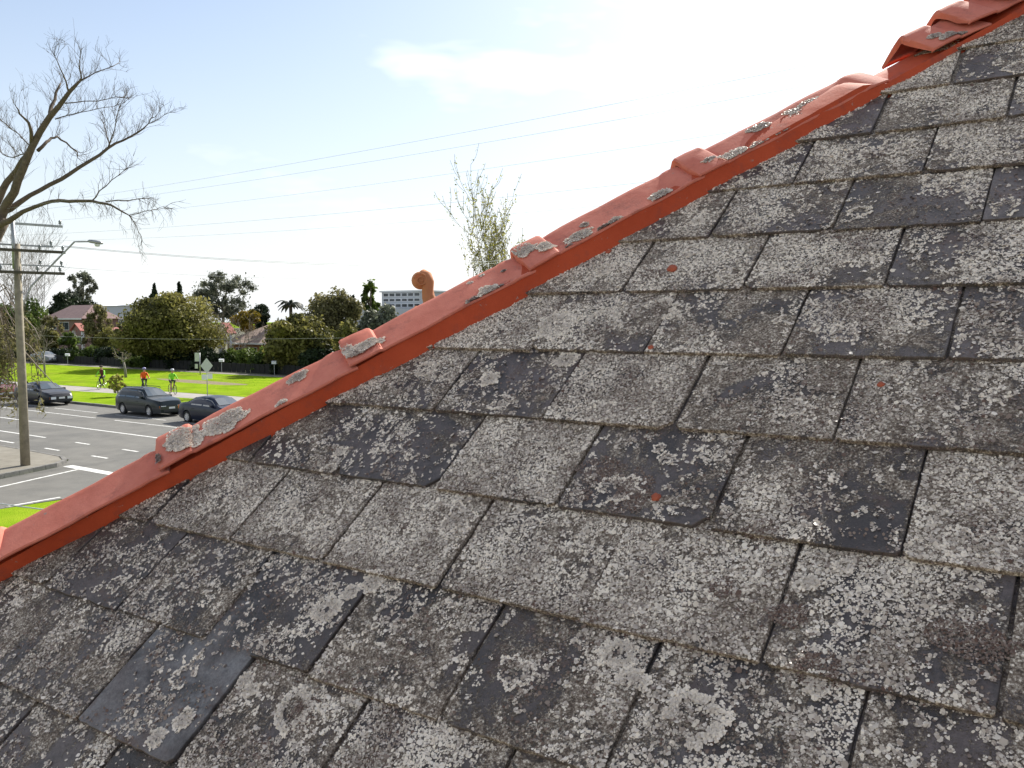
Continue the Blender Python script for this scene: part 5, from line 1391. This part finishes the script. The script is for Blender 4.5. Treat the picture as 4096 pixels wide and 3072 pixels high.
for j, (e, nm) in enumerate(zip((arm_ends['hv'][3], arm_ends['hv'][2], arm_ends['lv'][3]), ["upper wire of the nearly level pair crossing toward the budding poplar", "lower wire of the nearly level pair crossing toward the budding poplar", "faint level wire below the pair, from the lower crossarm"])):
    wire(e, atY(2350, (1000, 1012, 1040)[j], 62), .9, .011 if j < 2 else .006, nm)
wire(atY(-200, 1318, 45), atY(1900, 1338, 40), .62, .014, "pale thin wire strung low across the park trees", M['wire_l'])
wire(atD(-300, 1960, 16), atD(420, 2062, 12), .05, .010, "dark cable crossing the side road at lower left")

# ------------------------------------------------------------------ cyclists
def cloth(name, col): return simple(name, col, .8, .12, 9)
M['hiviz'] = cloth("lime_jacket", (0.22, 0.62, 0.03)); M['orange'] = cloth("orange_jacket", (0.72, 0.12, 0.012)); M['dark'] = cloth("dark_trousers", (0.030, 0.030, 0.036))
M['skin'] = simple("skin", (0.48, 0.27, 0.19), .6, .06); M['maroon'] = cloth("maroon_vest", (0.10, 0.020, 0.018)); M['helmet'] = simple("helmet", (0.50, 0.50, 0.56), .35); M['helmet_p'] = simple("violet_helmet", (0.26, 0.24, 0.44), .35)
M['hair'] = simple("hair", (0.05, 0.03, 0.02), .8); M['shoe'] = cloth("shoe", (0.34, 0.12, 0.05)); M['frame'] = simple("bike_frame", (0.05, 0.05, 0.06), .35, .1, 5, .3)
def bicycle(loc, rz, label, frame_m):
    t = empty("bicycle", loc, rz, label, "bicycle", "bicycles on the path")   # rides towards +x
    rw, fw = Vector((-.52, 0, .345)), Vector((.54, 0, .345)); bb, seat, head = Vector((-.08, 0, .29)), Vector((-.22, 0, .84)), Vector((.38, 0, .86))
    hl_ = Vector((.42, 0, .72))
    f = MB()
    for a, b in ((bb, seat), (seat - Vector((-.02, 0, .06)), head), (bb, hl_), (bb, rw), (seat - Vector((-.02, 0, .06)), rw), (head, hl_)): f.tube([a, b], .017, 8)
    for sy in (-.045, .045): f.tube([hl_, Vector((.44, sy, .62)), fw + Vector((0, sy, 0))], .012, 6)
    f.build("frame", frame_m, t, True)
    for c in (rw, fw):
        w = MB()
        for i in range(29): pass
        pts = [c + Vector((math.cos(q) * .325, 0, math.sin(q) * .325)) for q in np.linspace(0, 6.2832, 37)]
        w.tube(pts, .019, 8, 0, False); wo = w.build("wheel", M['tyre'], t, True)
        s_ = MB()
        for i in range(18):
            q = i * 6.2832 / 18; s_.tube([c + Vector((0, .02 * (-1) ** i, 0)), c + Vector((math.cos(q) * .31, 0, math.sin(q) * .31))], .0022, 4)
        s_.tube([c - Vector((0, .04, 0)), c + Vector((0, .04, 0))], .022, 8); s_.build("spokes", M['rim'], wo)
    MB().tube([head, head + Vector((.02, 0, .12)), head + Vector((.06, 0, .14))], .016, 8).tube([head + Vector((-.02, -.30, .16)), head + Vector((.06, -.16, .15)), head + Vector((.06, .16, .15)), head + Vector((-.02, .30, .16))], .014, 8).build("handlebar", M['plastic'], t, True)
    s_ = MB(); s_.tube([seat, seat + Vector((-.02, 0, .09))], .015, 8)
    s_.add([(-.38, -.075, .93), (-.38, .075, .93), (-.22, .03, .945), (-.08, .018, .935), (-.08, -.018, .935), (-.22, -.03, .945), (-.36, -.05, .965), (-.36, .05, .965), (-.2, 0, .965)], [(0, 5, 8, 6), (5, 4, 8), (4, 3, 8), (3, 2, 8), (2, 1, 7, 8), (6, 8, 7), (0, 6, 7, 1), (0, 1, 2, 5), (5, 2, 3, 4)]); s_.build("saddle", M['plastic'], t)
    c_ = MB().lathe([(.0, -.01), (.10, -.01), (.10, .01), (.0, .01)], tuple(bb + Vector((0, -.05, 0))), 20, axis='y')
    c_.tube([bb + Vector((0, -.07, 0)), bb + Vector((.06, -.09, -.155))], .011, 6).tube([bb + Vector((0, .07, 0)), bb + Vector((-.06, .09, .155))], .011, 6)
    c_.box((.9 - 1.0, -.17, .125), (.06, -.08, .145)).box((-.20, .08, .435), (-.08, .17, .455)); c_.build("crankset", M['galv'], t)
    return t
def rider(loc, rz, label, jacket, helm, trousers, vest=None, bare_legs=False):
    t = empty("person", loc, rz, label, "person", "cyclists on the path")
    J = {'pel': (-.24, 0, .99), 'bel': (-.17, 0, 1.14), 'che': (-.06, 0, 1.34), 'nek': (.02, 0, 1.50), 'hd0': (.06, 0, 1.58), 'hd1': (.075, 0, 1.70)}
    V, E_, Rd = [], [], []; idx = {}
    def pt(n, p, r_): idx[n] = len(V); V.append(p); Rd.append(r_)
    for n, r_ in (('pel', (.15, .13)), ('bel', (.15, .115)), ('che', (.175, .125)), ('nek', (.06, .06)), ('hd0', (.075, .085)), ('hd1', (.085, .095))): pt(n, J[n], r_)
    chain = ['pel', 'bel', 'che', 'nek', 'hd0', 'hd1']; E_ += [(idx[a], idx[b]) for a, b in zip(chain, chain[1:])]
    for sy, kn, an, to in ((-1, (.14, -.13, .78), (-.03, -.12, .30), (.10, -.12, .175)), (1, (.20, .13, .98), (-.12, .12, .56), (.0, .12, .475))):
        s_ = str(sy)
        pt('sh' + s_, (-.02, sy * .19, 1.40), (.072, .072)); pt('el' + s_, (.16, sy * .27, 1.20), (.050, .050)); pt('wr' + s_, (.345, sy * .285, 1.055), (.036, .034)); pt('ha' + s_, (.40, sy * .285, 1.03), (.042, .028))
        E_ += [(idx['che'], idx['sh' + s_]), (idx['sh' + s_], idx['el' + s_]), (idx['el' + s_], idx['wr' + s_]), (idx['wr' + s_], idx['ha' + s_])]
        pt('hp' + s_, (-.20, sy * .10, .96), (.105, .10)); pt('kn' + s_, kn, (.068, .068)); pt('an' + s_, an, (.042, .042)); pt('to' + s_, to, (.045, .035))
        E_ += [(idx['pel'], idx['hp' + s_]), (idx['hp' + s_], idx['kn' + s_]), (idx['kn' + s_], idx['an' + s_]), (idx['an' + s_], idx['to' + s_])]
    me = bpy.data.meshes.new("body"); me.from_pydata(V, E_, []); o = link(bpy.data.objects.new("body_skeleton", me))
    o.modifiers.new("skin", 'SKIN'); sub = o.modifiers.new("sub", 'SUBSURF'); sub.levels = sub.render_levels = 2
    sv = me.skin_vertices[0].data
    for i, r_ in enumerate(Rd): sv[i].radius = r_
    sv[0].use_root = True
    dg = bpy.context.evaluated_depsgraph_get(); dg.update()
    bm_ = bpy.data.meshes.new_from_object(o.evaluated_get(dg)); bpy.data.objects.remove(o)
    for m_ in (jacket, trousers, M['skin'], M['shoe'], vest or jacket, M['hair']): bm_.materials.append(m_)
    for p in bm_.polygons:
        c = p.center; p.use_smooth = True; mi = 0
        if c.z > 1.515: mi = 2
        elif c.x > .33 and c.z > 1.0 and abs(c.y) > .2: mi = 2
        elif c.z < 1.03 and abs(c.y) < .24: mi = 1 if not (bare_legs and c.z < .80) else 2
        if (c.z < .27 and c.y < 0) or (c.z < .545 and c.y > 0): mi = 3
        if vest and mi == 0 and abs(c.y) < .155 and c.z > 1.0: mi = 4
        p.material_index = mi
    bm_.name = "body"; b = link(bpy.data.objects.new("body", bm_), t)
    hv = Vector(J['hd1'])
    MB().lathe([(.125, -.02), (.132, .02), (.115, .075), (.07, .11), (.0, .122)], (hv.x - .01, 0, hv.z + .03), 16).build("helmet", helm, t, True)
    fc_ = MB()
    for sy in (-1, 1): fc_.box((hv.x + .085, sy * .035 - .012, hv.z - .025), (hv.x + .10, sy * .035 + .012, hv.z - .008))
    fc_.build("eyes", M['hair'], t); MB().add([(hv.x + .09, -.015, hv.z - .07), (hv.x + .09, .015, hv.z - .07), (hv.x + .09, 0, hv.z - .01), (hv.x + .118, 0, hv.z - .065)], [(0, 1, 3), (1, 2, 3), (2, 0, 3), (0, 2, 1)]).build("nose", M['skin'], t)
    MB().box((hv.x + .078, -.028, hv.z - .105), (hv.x + .092, .028, hv.z - .095)).build("mouth", M['orange'], t)
    # fingers round the grips
    for sy in (-1, 1):
        h = MB()
        for k in range(4): h.tube([(.385, sy * (.255 + .02 * k), 1.045), (.415, sy * (.255 + .02 * k), 1.04), (.418, sy * (.255 + .02 * k), 1.01), (.395, sy * (.255 + .02 * k), .995)], [.011, .011, .010, .008], 6)
        h.tube([(.375, sy * .25, 1.03), (.39, sy * .235, 1.0), (.405, sy * .235, .99)], [.012, .011, .008], 6); h.build("hand", M['skin'], t, True)
    return t
zc_ = GZ - .01
for (px, Y, rz, labp, labb, jk, hm, tr_, vs_, bl_) in [
    (690, 37.6, -.25, "cyclist in lime green jacket and pale helmet nearest the diamond sign", "bicycle under the lime jacketed cyclist nearest the sign", 'hiviz', 'helmet', 'dark', None, True),
    (578, 37.4, -.35, "cyclist in orange jacket and violet helmet above the wagon", "bicycle under the orange jacketed cyclist", 'orange', 'helmet_p', 'dark', None, False),
    (409, 37.2, -.95, "cyclist with lime sleeves and dark maroon vest by the yellow sapling", "bicycle under the cyclist with the maroon vest", 'hiviz', 'hair', 'dark', 'maroon', False)]:
    p = atY(px, 1560, Y); loc = (p.x, Y, zc_)
    bicycle(loc, rz, labb, M['frame']); rider(loc, rz, labp, M[jk], M[hm], M[tr_], M[vs_] if vs_ else None, bl_)
